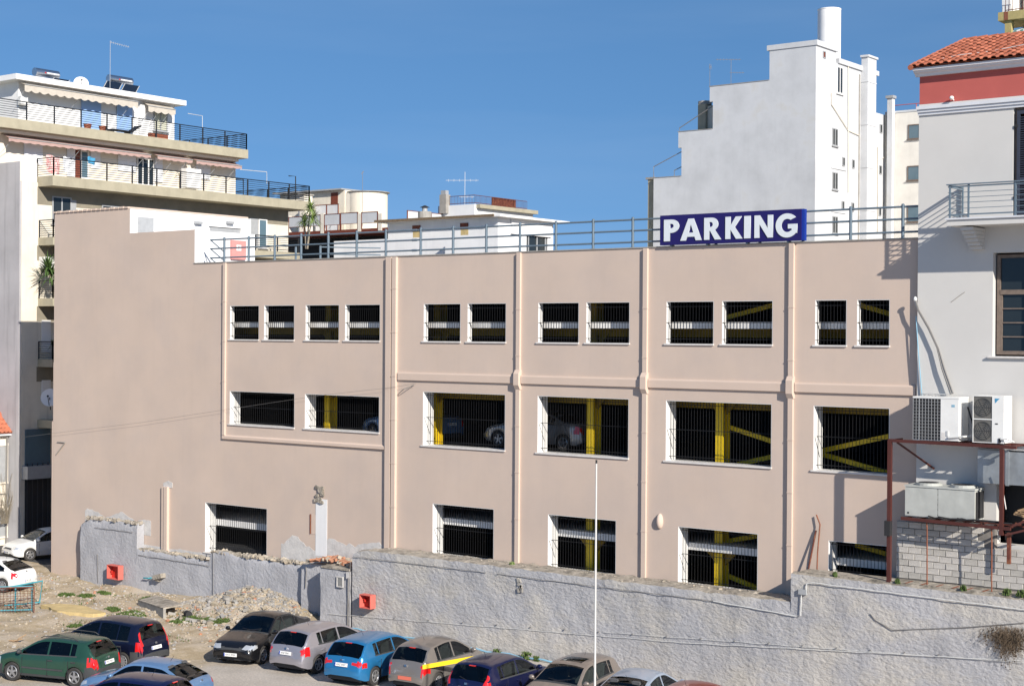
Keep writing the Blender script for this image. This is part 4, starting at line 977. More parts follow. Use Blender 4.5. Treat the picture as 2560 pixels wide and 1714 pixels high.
    m.box(bl+.035, bl+.085, Y-.1, Y-.05, zr0, zr1)
    for k, zz in enumerate((.10, .28, .45, .60, .75, .92)):
        t = .02 if k in (0, 5) else .008
        m.box(bl, XR-3.2, by+.04, by+.07, zr0+zz-t, zr0+zz+t); m.box(bl+.04, bl+.07, by+.071, Y-.01, zr0+zz-t, zr0+zz+t)
    m.box(bl-.04, XR-3.2, by+.0, by+.11, zr1, zr1+.03)
    m.box(bl-.04, bl+.07, by+.112, Y-.01, zr1, zr1+.03)
    m.build('balcony_railing', M['rail'], g)
    MB().sphere((bl+.45, by+.3, zr0+.1), .13, .1, .09, 8, 5).build('balcony_pot', M['house_white'], g, smooth=True)
    # shutter door
    x0, x1, z0, z1 = wins[1]
    f = MB(); f.box(x0+.02, x0+.1, Y+.1, Y+.3, z0, z1-.02); f.box(x0+.1, x1-.02, Y+.1, Y+.3, z1-.1, z1-.02); fr = f.build('door_frame', M['wood_frame'], g)
    for k in range(2):
        xa = x0+.11+k*.72
        s = MB(); s.box(xa, xa+.09, Y-.02, Y+.04, z0+.02, z1-.12); s.box(xa+.60, xa+.69, Y-.02, Y+.04, z0+.02, z1-.12)
        for zz in (z0+.02, z0+1.0, z1-.22): s.box(xa+.09, xa+.6, Y-.02, Y+.04, zz, zz+.1)
        sh = s.build('shutter', M['navy_shutter'], g)
        q = MB(); nn = 42
        for i in range(nn):
            zz = z0+.15+(z1-z0-.4)*i/nn; q.obox((xa+.345, Y+.01, zz), (.5, .045, .012), rx=.7)
        q.build('slats', M['navy_shutter'], sh)
        for zz in (z0+.5, z1-.6): MB().box(xa-.05, xa+.03, Y-.05, Y+.0, zz, zz+.08).build('hinge', M['dark'], sh)
    # big wooden window
    x0, x1, z0, z1 = wins[0]; yw = Y+.2
    f = MB(); t = .10
    f.box(x0+.05, x0+.05+t, yw, yw+.1, z0+.05, z1-.05); f.box(x1-t, x1, yw, yw+.1, z0+.05, z1-.05); f.box(x0+.05+t, x1-t, yw, yw+.1, z1-.15, z1-.05); f.box(x0+.05+t, x1-t, yw, yw+.1, z0+.05, z0+.16)
    zt = z1-(z1-z0)*.38; f.box(x0+.05+t, x1-t, yw-.01, yw+.11, zt-.07, zt+.07)
    mid = x0+.98; f.box(mid-.05, mid+.05, yw-.02, yw+.12, z0+.16, z1-.15)
    fo = f.build('window_frame', M['wood_frame'], g)
    sl = MB()
    for k in range(1, 4): zz = z0+.16+(zt-.07-z0-.16)*k/4; sl.box(x0+.15, mid-.05, yw+.02, yw+.07, zz-.018, zz+.018); sl.box(mid+.05, x1-t, yw+.02, yw+.07, zz-.018, zz+.018)
    sl.box(x0+.15, x0+.21, yw+.01, yw+.08, z0+.16, zt-.07); sl.build('glazing_bar', M['wood_frame'], fo)
    MB().box(x0+.12, x1-.05, yw+.06, yw+.075, z0+.12, z1-.1).build('pane', M['glass_dark'], fo)
    MB().box(x0-.12, x1+.1, Y-.09, Y+.2, z0-.05, z0-.002).build('sill', M['marble'], g)
    q = MB(); ca = un(2305, 245, 1, Y-.12); q.obox((ca.x, Y-.14, ca.z+.3), (.12, .2, .1), rz=.4); q.tube([(ca.x, Y-.1, ca.z+.3), (ca.x+.05, Y, ca.z)], .015, 5)
    # security lamp on band
    cb = p(2383, 246); q = MB(); q.sphere((cb.x, Y-.12, cb.z), .07, .09, .06, 8, 5); q.tube([(cb.x, Y-.1, cb.z), (cb.x+.02, Y, cb.z-.06)], .02, 5); q.build('wall_lamp', M['ac_white'], g, smooth=True)
    # crack stain
    MB().tube([(p(2378, 755).x, Y-.004, p(2378, 755).z), (p(2395, 742).x, Y-.004, p(2395, 742).z), (p(2412, 730).x, Y-.004, p(2412, 730).z)], .012, 4).build('crack', M['concrete'], g)
    return g
build_house()

def build_cables():
    Y = -.28
    pts = [un(x, y, 1, Y) for x, y in ((2288, 750), (2296, 775), (2322, 820), (2345, 870), (2358, 920), (2380, 985))]
    g = thing('cable_bundle', 'sagging bundle of grey cables running down the corner of the white townhouse', 'cables', (pts[-1].x, Y, pts[-1].z))
    for k in range(4):
        q = [p+Vector((.02*k-.03+.015*math.sin(i+k), -.02*(k % 2), .02*math.cos(i*2+k))) for i, p in enumerate(pts)]
        MB().tube(q, .022, 6).build('cable', M['wire'] if k % 2 else M['wire_white'], g, smooth=True)
    MB().sphere((pts[0].x, Y, pts[0].z+.03), .06, .06, .08, 8, 5).build('cable_head', M['ac_white'], g, smooth=True)
    q = [un(x, y, 1, -.2) for x, y in ((2290, 790), (2296, 880), (2305, 990))]
    MB().tube(q, .018, 5).build('cable', M['pipe_blue'], g)
build_cables()

# ------------------------------------------------------------------ block wall with single blocks
def build_blocks():
    Y0, Y1 = -.42, -.19
    g = thing('block_wall', 'pale cinder block wall standing on the grey retaining wall under the cooling units', 'wall', (17.7, Y0, 4.08))
    XL = 15.86; zb = 4.08
    ztop = lambda x: 5.86 if x < 18.75 else 5.30
    MB().box(XL+.02, 18.9, Y0+.02, Y1, zb, 5.83).build('mortar_core', M['mortar'], g)
    MB().box(18.9, 24, Y0+.02, Y1, zb, 5.24).build('mortar_core', M['mortar'], g)
    bw, bh = .39, .192; rng = random.Random(11); meshes = []
    for k in range(6):
        b = MB(); e = [rng.uniform(-.008, .008) for _ in range(8)]
        a, h = bw/2-.007, bh/2-.006
        vs = []
        for sx, sz, q in ((-1, -1, 0), (1, -1, 1), (1, 1, 2), (-1, 1, 3)):
            vs.append((sx*(a-.008)+e[q], -.004, sz*(h-.008)+e[q+4]*.5)); 
        for sx, sz, q in ((-1, -1, 0), (1, -1, 1), (1, 1, 2), (-1, 1, 3)): vs.append((sx*a, .012, sz*h))
        for sx, sz, q in ((-1, -1, 0), (1, -1, 1), (1, 1, 2), (-1, 1, 3)): vs.append((sx*a, .2, sz*h))
        fs = [(0, 1, 2, 3)]+[(i, (i+1) % 4, (i+1) % 4+4, i+4) for i in range(4)]+[(i+4, (i+1) % 4+4, (i+1) % 4+8, i+8) for i in range(4)]+[(11, 10, 9, 8)]
        b.raw(vs, fs); meshes.append(b.mesh('block', M['cinder' if k % 3 else 'cinder2']))
    row = 0; z = zb+bh/2+.03
    half = MB()
    while z < 5.86:
        x = XL+bw/2-(bw/2 if row % 2 else 0)
        if x-bw/2 < XL: x += bw/2+.0; first = True
        x = XL+(bw/2 if row % 2 == 0 else bw)
        if row % 2: 
            t = bpy.data.objects.new('block', meshes[row % 6]); COL.objects.link(t); t.parent = g; t.location = Vector((XL+bw/4, Y0, z))-ORG[g.name]; t.scale = (.5, 1, 1)
        while x+bw/2 < 24:
            if z+bh/2 <= ztop(x)+.06 and (z+bh/2 <= ztop(x+bw/2)+.06):
                t = bpy.data.objects.new('block', rng.choice(meshes)); COL.objects.link(t); t.parent = g
                t.location = Vector((x, Y0+rng.uniform(-.012, .008), z+rng.uniform(-.004, .004)))-ORG[g.name]; t.rotation_euler = (0, rng.uniform(-.008, .008), 0)
            x += bw
        z += bh; row += 1
build_blocks()

# ------------------------------------------------------------------ steel frame and cooling units
def build_frame():
    yf, yb = -1.05, -.20
    zl, zu = 6.05, 8.33      # lower and upper shelf tops
    g = thing('steel_stand', 'dark red steel stand with two shelves of cooling units against the white townhouse', 'steel stand', (17.6, yf, 4.05))
    def bar(p, q, s=.05, name='beam', mt='red_steel'):
        p, q = Vector(p), Vector(q); m = MB(); d = (q-p).normalized()
        a = Vector((0, 1, 0)) if abs(d.y) < .9 else Vector((0, 0, 1)); e1 = d.cross(a).normalized()*s; e2 = d.cross(e1).normalized()*s
        vs = [p-e1-e2, p+e1-e2, p+e1+e2, p-e1+e2, q-e1-e2, q+e1-e2, q+e1+e2, q-e1+e2]
        m.raw(vs, [(0, 1, 2, 3), (7, 6, 5, 4), (0, 4, 5, 1), (1, 5, 6, 2), (2, 6, 7, 3), (3, 7, 4, 0)]); return m.build(name, M[mt], g)
    xa, xb = 15.90, 19.33
    bar((xa, yf, 4.05), (xa, yf, zu), .058, 'post'); bar((xb, yf, 5.75), (xb, yf, zu-.09), .055, 'post')
    bar((xa-.05, yf, zu+.0), (19.75, yf, zu-.03), .045); bar((16.5, yb, zu), (19.9, yb, zu-.0), .035)
    for i in range(9):
        x = 16.9+i*.34; bar((x, yf+.05, zu-.01), (x, yb, zu-.01), .022, 'cross_bar')
    bar((xa+.2, yf+.05, zu-.05), (16.95, yb, zu-.85), .025, 'brace'); bar((xa, yf+.05, zu), (xa+.02, yb, zu), .03, 'cross_bar')
    bar((16.28, yf, zl-.04), (19.6, yf, zl-.10), .045); bar((16.3, yb, zl-.04), (19.6, yb, zl-.08), .03)
    for i in range(8):
        x = 16.3+i*.47; bar((x, yf+.05, zl-.05), (x, yb, zl-.05), .025, 'cross_bar')
    # rods down to the cap
    for x in (17.07, 19.03): 
        m = MB(); m.tube([(x, yf+.02, zl-.1), (x, yf+.05, zl-.35), (x+.0, yf+.08, 4.08)], .02, 6); m.build('rod', M['rust_bright'], g)
    bar((xa-.03, yf-.02, 5.45), (xa-.03, yf-.02, 5.9), .09, 'wrapping', 'dark')
    bar((19.35, yf+.1, 5.9), (20.6, yf+.3, 6.5), .03, 'brace'); bar((19.4, yf+.1, 5.75), (20.8, yf+.3, 6.2), .03, 'brace')
    bar((19.45, yf+.3, 4.9), (19.45, yf+.3, 5.8), .05, 'post', 'rust')
    return g, zl, zu, yf
_, ZL, ZU, YF = build_frame()
def build_ac():
    # left unit: coil end in front, flat side with badge
    zb = ZU+.06; y0, y1 = -.98, -.22
    ul = un(2283, 992, 1, y0); ur = un(2352, 1000, 1, y0); ux = un(2397, 1000, 1, y0)
    x0, x1 = ul.x, ux.x; z1 = un(2350, 996, 1, y0).z; g = thing('cooling_unit', 'white outdoor unit with dark wire coil face, left on the upper shelf', 'air conditioner', (x0, y0, zb))
    xm = ur.x
    MB().box(x0, x1, y0+.03, y1, zb, z1).build('casing', M['ac_white'], g)
    MB().box(xm, x1, y0, y0+.028, zb+.01, z1).build('side_panel', M['ac_white'], g)
    c = MB().box(x0+.01, xm-.01, y0+.012, y0+.028, zb+.02, z1-.02).build('coil', M['dark'], g)
    m = MB()
    nx, nz = 9, 13
    for i in range(nx+1): x = x0+(xm-x0)*i/nx; t = .012 if i == 2 else .005; m.box(x-t, x+t, y0-.004, y0+.008, zb, z1-.01)
    for i in range(nz+1): z = zb+(z1-zb)*i/nz-.006; m.box(x0, xm, y0-.009, y0-.0045, z-.004, z+.004)
    m.build('guard', M['metal_grey'], c)
    MB().box(x0-.01, x1+.01, y0-.01, y1, z1+.002, z1+.05).build('top_panel', M['ac_white'], g)
    for k in range(2):
        f = MB(); cx = x0+.27+k*.45
        for r in (.10, .16, .2): 
            f.tube([(cx+r*math.cos(a*math.pi/8), -.6+r*math.sin(a*math.pi/8), z1+.12) for a in range(17)], .008, 4)
        for a in range(8): f.tube([(cx, -.6, z1+.12), (cx+.2*math.cos(a*math.pi/4), -.6+.2*math.sin(a*math.pi/4), z1+.06)], .006, 4)
        f.build('fan_guard', M['metal_grey'], g)
    MB().box(x1-.22, x1-.12, y0-.004, y0-.001, z1-.24, z1-.17).build('badge', M['pipe_blue'], g)
    MB().box(xm+.03, xm+.14, y0-.004, y0-.001, zb+.06, zb+.25).build('data_label', M['marble'], g)
    m = MB(); m.box(x1-.36, x1-.30, y0-.02, y0-.001, zb+.14, zb+.3); m.tube([(x1-.3, y0-.03, zb+.1), (x1+.15, y0-.02, zb+.15), (x1+.3, -.6, zb+.16)], .03, 6); m.build('pipework', M['wire_white'], g)
    MB().tube([(x1+.3, -.6, zb+.16), (x1+.25, -.5, zb+.5), (x1+.05, -.4, zb+1.0)], .025, 6).build('hose', M['dark'], g, smooth=True)
    # right unit with two round fans and a blue mark
    a = un(2432, 988, 1, y0); b = un(2482, 990, 1, y0); c = un(2510, 990, 1, y0); z1 = a.z
    x0, xm, x1 = a.x, b.x, c.x+.0
    g = thing('cooling_unit', 'white twin-fan outdoor unit with small blue mark, right on the upper shelf', 'air conditioner', (x0, y0, zb))
    MB().box(x0, x1, y0+.03, y1-.1, zb, z1).build('casing', M['ac_white'], g)
    m = MB(); m.box(x0, x0+.02, y0, y0+.028, zb, z1); m.box(xm-.02, x1, y0, y0+.028, zb, z1); m.box(x0+.02, xm-.02, y0, y0+.028, z1-.02, z1); hm = (zb+z1)/2; m.box(x0+.02, xm-.02, y0, y0+.028, hm-.015, hm+.015); m.box(x0+.02, xm-.02, y0, y0+.028, zb, zb+.02)
    m.build('front_panel', M['ac_white'], g)
    for k in range(2):
        zc = (zb+hm)/2 if k == 0 else (hm+z1)/2; xc = (x0+xm)/2; R = min((xm-x0), (z1-zb)/2)/2-.03
        f = MB(); f.box(x0+.02, xm-.02, y0+.018, y0+.029, (zb+.02 if k == 0 else hm+.015), (hm-.015 if k == 0 else z1-.02)); fo = f.build('fan', M['fan_grey'], g)
        q = MB()
        for r in (R*.3, R*.5, R*.7, R*.88, R): q.tube([(xc+r*math.cos(t*math.pi/12), y0+.01, zc+r*math.sin(t*math.pi/12)) for t in range(25)], .006, 4)
        for t in range(6): q.tube([(xc, y0+.01, zc), (xc+R*math.cos(t*math.pi/3), y0+.012, zc+R*math.sin(t*math.pi/3))], .006, 4)
        q.build('fan_guard', M['plastic'], fo)
    lg = MB(); lx, lz = xm+.13, z1-.13
    lg.prism([(lx-.07, lz+.06), (lx+.08, lz+.06), (lx+.0, lz-.01)], 'y', y0-.004, y0-.001); lg.prism([(lx-.07, lz+.05), (lx-.0, lz-.02), (lx-.06, lz-.08)], 'y', y0-.0045, y0-.0012); lg.build('badge', M['cloth_blue'], g)
    m = MB(); m.box(xm+.08, xm+.16, y0-.01, y0-.001, zb+.55, zb+.58); m.box(xm+.18, xm+.25, y0-.02, y0-.001, zb+.02, zb+.15); m.build('latch', M['dark'], g)
    MB().tube([(xm+.25, y0-.03, zb+.12), (xm+.45, y0-.05, zb+.14), (xm+.6, y0+.1, zb+.05)], .025, 6).build('pipework', M['wire_white'], g, smooth=True)
    # big beige condenser on the lower shelf
    zb = ZL+.03; a = un(2263, 1213, 1, y0); b = un(2447, 1216, 1, y0); z1 = a.z-.02
    x0, x1 = a.x, b.x-.12
    g = thing('condenser', 'large weathered beige rooftop condenser with two top fans on the lower shelf', 'condenser', (x0, y0, zb))
    xm = (x0+x1)/2-.05
    MB().box(x0+.01, x1-.01, y0+.015, y1, zb, z1).build('casing', M['ac_beige'], g)
    MB().box(x0, xm-.012, y0, y0+.013, zb+.02, z1-.02).build('front_panel', M['ac_beige'], g); MB().box(xm+.012, x1, y0, y0+.013, zb+.02, z1-.02).build('front_panel', M['ac_beige'], g)
    MB().box(x0-.02, x1+.02, y0-.02, y1, z1+.002, z1+.05).build('top_panel', M['ac_beige'], g)
    m = MB()
    for i in range(6): m.box(xm-.006, xm+.006, y0-.006, y0+.012, zb+.1+i*.15, zb+.112+i*.15)
    m.box(x0+.08, x0+.13, y0-.008, y0-.001, zb+.08, zb+.13); m.build('bolts', M['dark'], g)
    for k in range(2):
        cx = x0+.58+k*1.08; f = MB(); f.cyl((cx, -.6), .40, z1+.052, z1+.10, 20); f.cyl((cx, -.6), .36, z1+.102, z1+.125, 20); fo = f.build('fan_ring', M['ac_beige'], g)
        MB().cyl((cx, -.6), .30, z1+.127, z1+.13, 20).build('fan_opening', M['dark'], fo)
    m = MB(); m.box(x1+.002, x1+.012, y0+.1, y1-.05, zb+.05, z1-.05); m.build('coil', M['dark'], g)
    rr = random.Random(2); m = MB()
    for k in range(5):
        m.tube([(x1-1.4+.3*k+i*.22, y0-.06+.02*rr.random(), ZL+.04+.05*rr.random()) for i in range(7)], .02, 5)
    m.build('hose', M['dark'], g)
    # galvanised duct
    g = thing('air_duct', 'dull galvanised sheet metal air duct behind the right post of the steel stand', 'air duct', (19, -.4, 7.2))
    a = un(2448, 1122, 1, -.5); z0 = un(2460, 1206, 1, -.5).z; z1 = a.z
    MB().box(a.x, 19.35, -.62, -.17, z0, z1).build('duct_end', M['galv'], g)
    MB().box(19.352, 24, -.66, -.17, z0+.0, z1-.02).build('duct_run', M['galv'], g)
    MB().box(19.30, 19.40, -.68, -.165, z0-.03, z1+.02).build('duct_flange', M['galv'], g)
    MB().box(a.x-.02, 24, -.70, -.17, z1+.022, z1+.04).build('duct_cover', M['metal_grey'], g)
    # clutter in the opening
    rr = random.Random(8); m = MB()
    for i in range(34): 
        x, z = 19.5+rr.random()*1.3, 5.95+rr.random()*.5; m.obox((x, -.35+rr.random()*.3, z), (rr.uniform(.1, .5), .05, rr.uniform(.02, .08)), ry=rr.uniform(-.6, .6), m=i % 2)
    top('scrap_heap', m, [M['wood'], M['rust']], 'heap of scrap timber and rusty metal beside the condenser, under the duct', 'scrap', kind='stuff')
    m = MB(); m.tube([un(2500, 1178, 1, -.8), un(2515, 1272, 1, -.7)], .018, 5); top('leaning_rod', m, M['marble'], 'thin pale rod leaning in front of the galvanised duct', 'rod')
build_ac()

def build_rods():
    a, b = un(2018, 1438, 1, -.30), un(2040, 1325, 1, -.06)
    top('rusty_bar', MB().tube([a, b], .028, 6), M['rust'], 'short straight dark rusty bar leaning against the pink garage wall', 'bar')
    pts = [un(2042, 1438, 1, -.25), un(2044, 1380, 1, -.2), un(2050, 1310, 1, -.12), un(2041, 1286, 1, -.08)]
    top('rusty_bar', MB().tube(pts, .022, 6), M['rust_bright'], 'longer bent orange rusty bar leaning against the pink garage wall', 'bar')
build_rods()
# ------------------------------------------------------------------ background buildings
def wbox(parent, name, mt, axis, plane, px0, py0, px1, py1, out=.04, into=0, world=True):
    """thin box on the wall axis=plane whose outline was surveyed from two photograph corners"""
    a = un(px0, py0, axis, plane); b = un(px0, py1, axis, plane); c = un(px1, py0, axis, plane)
    m = MB()
    if axis == 0: m.box(plane-into, plane+out, a.y, c.y, b.z, a.z)
    else: m.box(a.x, c.x, plane-out, plane+into, b.z, a.z)
    return m.build(name, M[mt], parent)
def window(parent, axis, plane, px0, py0, px1, py1, frame='metal_grey', glass='glass_dark', mull=0, sill=True):
    a = un(px0, py0, axis, plane); b = un(px0, py1, axis, plane); c = un(px1, py0, axis, plane)
    u0, u1 = sorted(((a.y, c.y) if axis == 0 else (a.x, c.x))); z0, z1 = b.z, a.z; t = min(.07, (u1-u0)*.14)
    def bx(m, ua, ub, za, zb, o0, o1):
        if axis == 0: m.box(plane+o0, plane+o1, ua, ub, za, zb)
        else: m.box(ua, ub, plane-o1, plane-o0, za, zb)
    m = MB(); bx(m, u0, u0+t, z0, z1, .003, .05); bx(m, u1-t, u1, z0, z1, .003, .05); bx(m, u0+t, u1-t, z1-t, z1, .003, .05); bx(m, u0+t, u1-t, z0, z0+t, .003, .05)
    for k in range(mull): uu = u0+(u1-u0)*(k+1)/(mull+1); bx(m, uu-t/2, uu+t/2, z0+t, z1-t, .003, .05)
    if sill: bx(m, u0-.08, u1+.08, z0-.07, z0-.003, .003, .12)
    fo = m.build('window', M[frame], parent); p = MB(); bx(p, u0+t, u1-t, z0+t, z1-t, .003, .015); p.build('pane', M[glass], fo); return fo
def rail_run(parent, p, q, h=1.0, n=8, gap=1.75, mt='black_rail', name='balcony_railing', r=.016, post=.03):
    p, q = Vector(p), Vector(q); L = (q-p).length; k = max(1, round(L/gap)); m = MB()
    for i in range(k+1):
        c = p+(q-p)*i/k; m.box(c.x-post, c.x+post, c.y-post, c.y+post, c.z, c.z+h)
    for i in range(n):
        z = Vector((0, 0, h*(.12+.86*i/(n-1)))); m.tube([p+z, q+z], r if i < n-1 else r*1.8, 4)
    return m.build(name, M[mt], parent)
def picket_run(parent, p, q, h=1.0, gap=.14, mt='black_rail', name='balcony_railing', r=.010):
    p, q = Vector(p), Vector(q); L = (q-p).length; k = int(L/gap); m = MB()
    for i in range(k+1): c = p+(q-p)*i/k; m.tube([c, c+Vector((0, 0, h))], r, 3)
    for z in (.08, h): m.tube([p+Vector((0, 0, z)), q+Vector((0, 0, z))], .02, 4)
    return m.build(name, M[mt], parent)
def scallop_awning(parent, x, y0, y1, ztop, proj, drop, val, mt, name='awning'):
    """cloth strip hanging from ztop at wall x, leaning out by proj, with a scalloped valance"""
    m = MB(); m.face([(x, y0, ztop), (x, y1, ztop), (x+proj, y1, ztop-drop), (x+proj, y0, ztop-drop)])
    n = int((y1-y0)/.11); k = 0
    for i in range(n):
        a = y0+(y1-y0)*i/n; b = y0+(y1-y0)*(i+1)/n
        fa = val*(.72+.28*abs(math.sin(a*math.pi/.55))); fb = val*(.72+.28*abs(math.sin(b*math.pi/.55)))
        m.face([(x+proj, a, ztop-drop), (x+proj, b, ztop-drop), (x+proj, b, ztop-drop-fb), (x+proj, a, ztop-drop-fa)])
    o = m.build(name, M[mt], parent, fix=False); s = MB(); s.tube([(x+proj+.02, y0, ztop-drop), (x+proj+.02, y1, ztop-drop)], .025, 5); s.build('front_bar', M['metal_grey'], o)
    for yy in (y0+.3, (y0+y1)/2, y1-.3): q = MB(); q.tube([(x+proj, yy, ztop-drop), (x+.1, yy-.5, ztop-drop-1.0)], .012, 4); q.build('arm', M['metal_grey'], o)
    return o

def antenna(name_label, px, py_top, py_bot, dist_axis, plane, booms, mt='wire', cross=True):
    a = un(px, py_top, dist_axis, plane); b = un(px, py_bot, dist_axis, plane)
    g = thing('tv_antenna', name_label, 'antenna', (b.x, b.y, b.z), 0, 'rooftop antennas')
    MB().tube([(b.x, b.y, b.z-.1), (b.x, b.y, a.z)], .016, 5).build('mast', M[mt], g)
    for (f, x0, x1, dz, ne, el) in booms:
        z = b.z+(a.z-b.z)*f; m = MB(); P = Vector((b.x, b.y, z))+_r*x0; Q = Vector((b.x, b.y, z+dz))+_r*x1
        m.tube([P, Q], .014, 4)
        for k in range(ne):
            c = P+(Q-P)*(k+.5)/ne; d = (Vector((0, 0, 1))*.8+_f*.5).normalized()*el
            m.tube([c-d, c+d], .007, 3)
        m.build('boom', M[mt], g)
    return g

def solar_heater(label, px0, py0, px1, py1, plane, panels):
    a = un(px0, py0, 0, plane); b = un(px1, py1, 0, plane); lo_ = un(px0, py1, 0, plane)
    z0 = 25.8; cz = (a.z+lo_.z)/2; r = (a.z-lo_.z)/2
    g = thing('solar_water_heater', label, 'solar heater', (plane, (a.y+b.y)/2, z0), 0, 'solar water heaters on the penthouse roof')
    # cylinder lies along the photograph's left-right line
    ax = (Vector((plane, b.y, 0))-Vector((plane, a.y, 0))); c0, c1 = Vector((plane, a.y, cz)), Vector((plane, b.y, cz))
    MB().tube([c0, c1], r, 20).build('tank', M['steel'], g, smooth=50)
    MB().tube([c1, c1+Vector((0, .12, 0))], r*.4, 10).build('tank_cap', M['metal_grey'], g)
    mid = (c0+c1)/2
    MB().box(plane+r*.97, plane+r+.004, mid.y-.1, mid.y+.75, cz-.035, cz+.035).build('tank_label', M['white_paint'], g)
    MB().box(plane+r*.97, plane+r+.004, mid.y-.25, mid.y-.16, cz-.04, cz+.04).build('tank_mark', M['red'], g)
    m = MB()
    for y in (a.y+.25, b.y-.25):
        m.box(plane-.04, plane+.04, y-.03, y+.03, z0-.1, cz-r)
        m.tube([(plane, y, cz-r), (plane+1.1, y, z0+.02)], .02, 4)
    m.build('stand', M['metal_grey'], g)
    for (ya, yb) in panels:
        q = MB(); zt = cz-r-.03; o_ = .55; q.prism([(ya, zt), (yb, zt), (yb-o_, z0+.02), (ya-o_, z0+.02)], 'x', plane+.5, plane+.56)
        co = q.build('collector', M['solar'], g)
        for yy in (ya, yb): q = MB(); q.tube([(plane+.58, yy, zt), (plane+.58, yy-o_, z0+.02)], .025, 4); q.build('collector_frame', M['metal_grey'], co)

def leafy(name, label, cat, base, trunks, n, L, mt='leaf', group=None, spread=1.0, wdt=.035, seed=1, crown_r=.1):
    """palm-like plant: thin trunks, each ending in a rosette of blade leaves"""
    r = random.Random(seed); g = thing(name, label, cat, base, 0, group); B = Vector(base)
    tm = MB()
    for (dx, dy, h) in trunks:
        T = B+Vector((dx, dy, h)); tm.tube([B+Vector((dx*.15, dy*.15, 0)), B+Vector((dx*.5, dy*.5, h*.55)), T], .05, 6, r2=.03)
        lf = MB()
        for i in range(n):
            az = r.uniform(0, 2*math.pi); el = r.uniform(-.5, 1.35); l = L*r.uniform(.7, 1.1)
            d = Vector((math.cos(az)*math.cos(el), math.sin(az)*math.cos(el), math.sin(el)))
            s = d.cross(Vector((0, 0, 1)));  s = s.normalized()*wdt if s.length > .01 else Vector((wdt, 0, 0))
            p0 = T+Vector((0, 0, r.uniform(-.15, .1))); p1 = p0+d*l*.5; p2 = p0+d*l+Vector((0, 0, -.28*l*(1-max(0, el)/1.5)))
            lf.face([p0-s*.5, p1-s, p1+s, p0+s*.5]); lf.face([p1-s, p2, p1+s])
        lf.build('leaf_rosette', M[mt], g, fix=False)
    tm.build('trunk', M['trunk'], g)
    return g

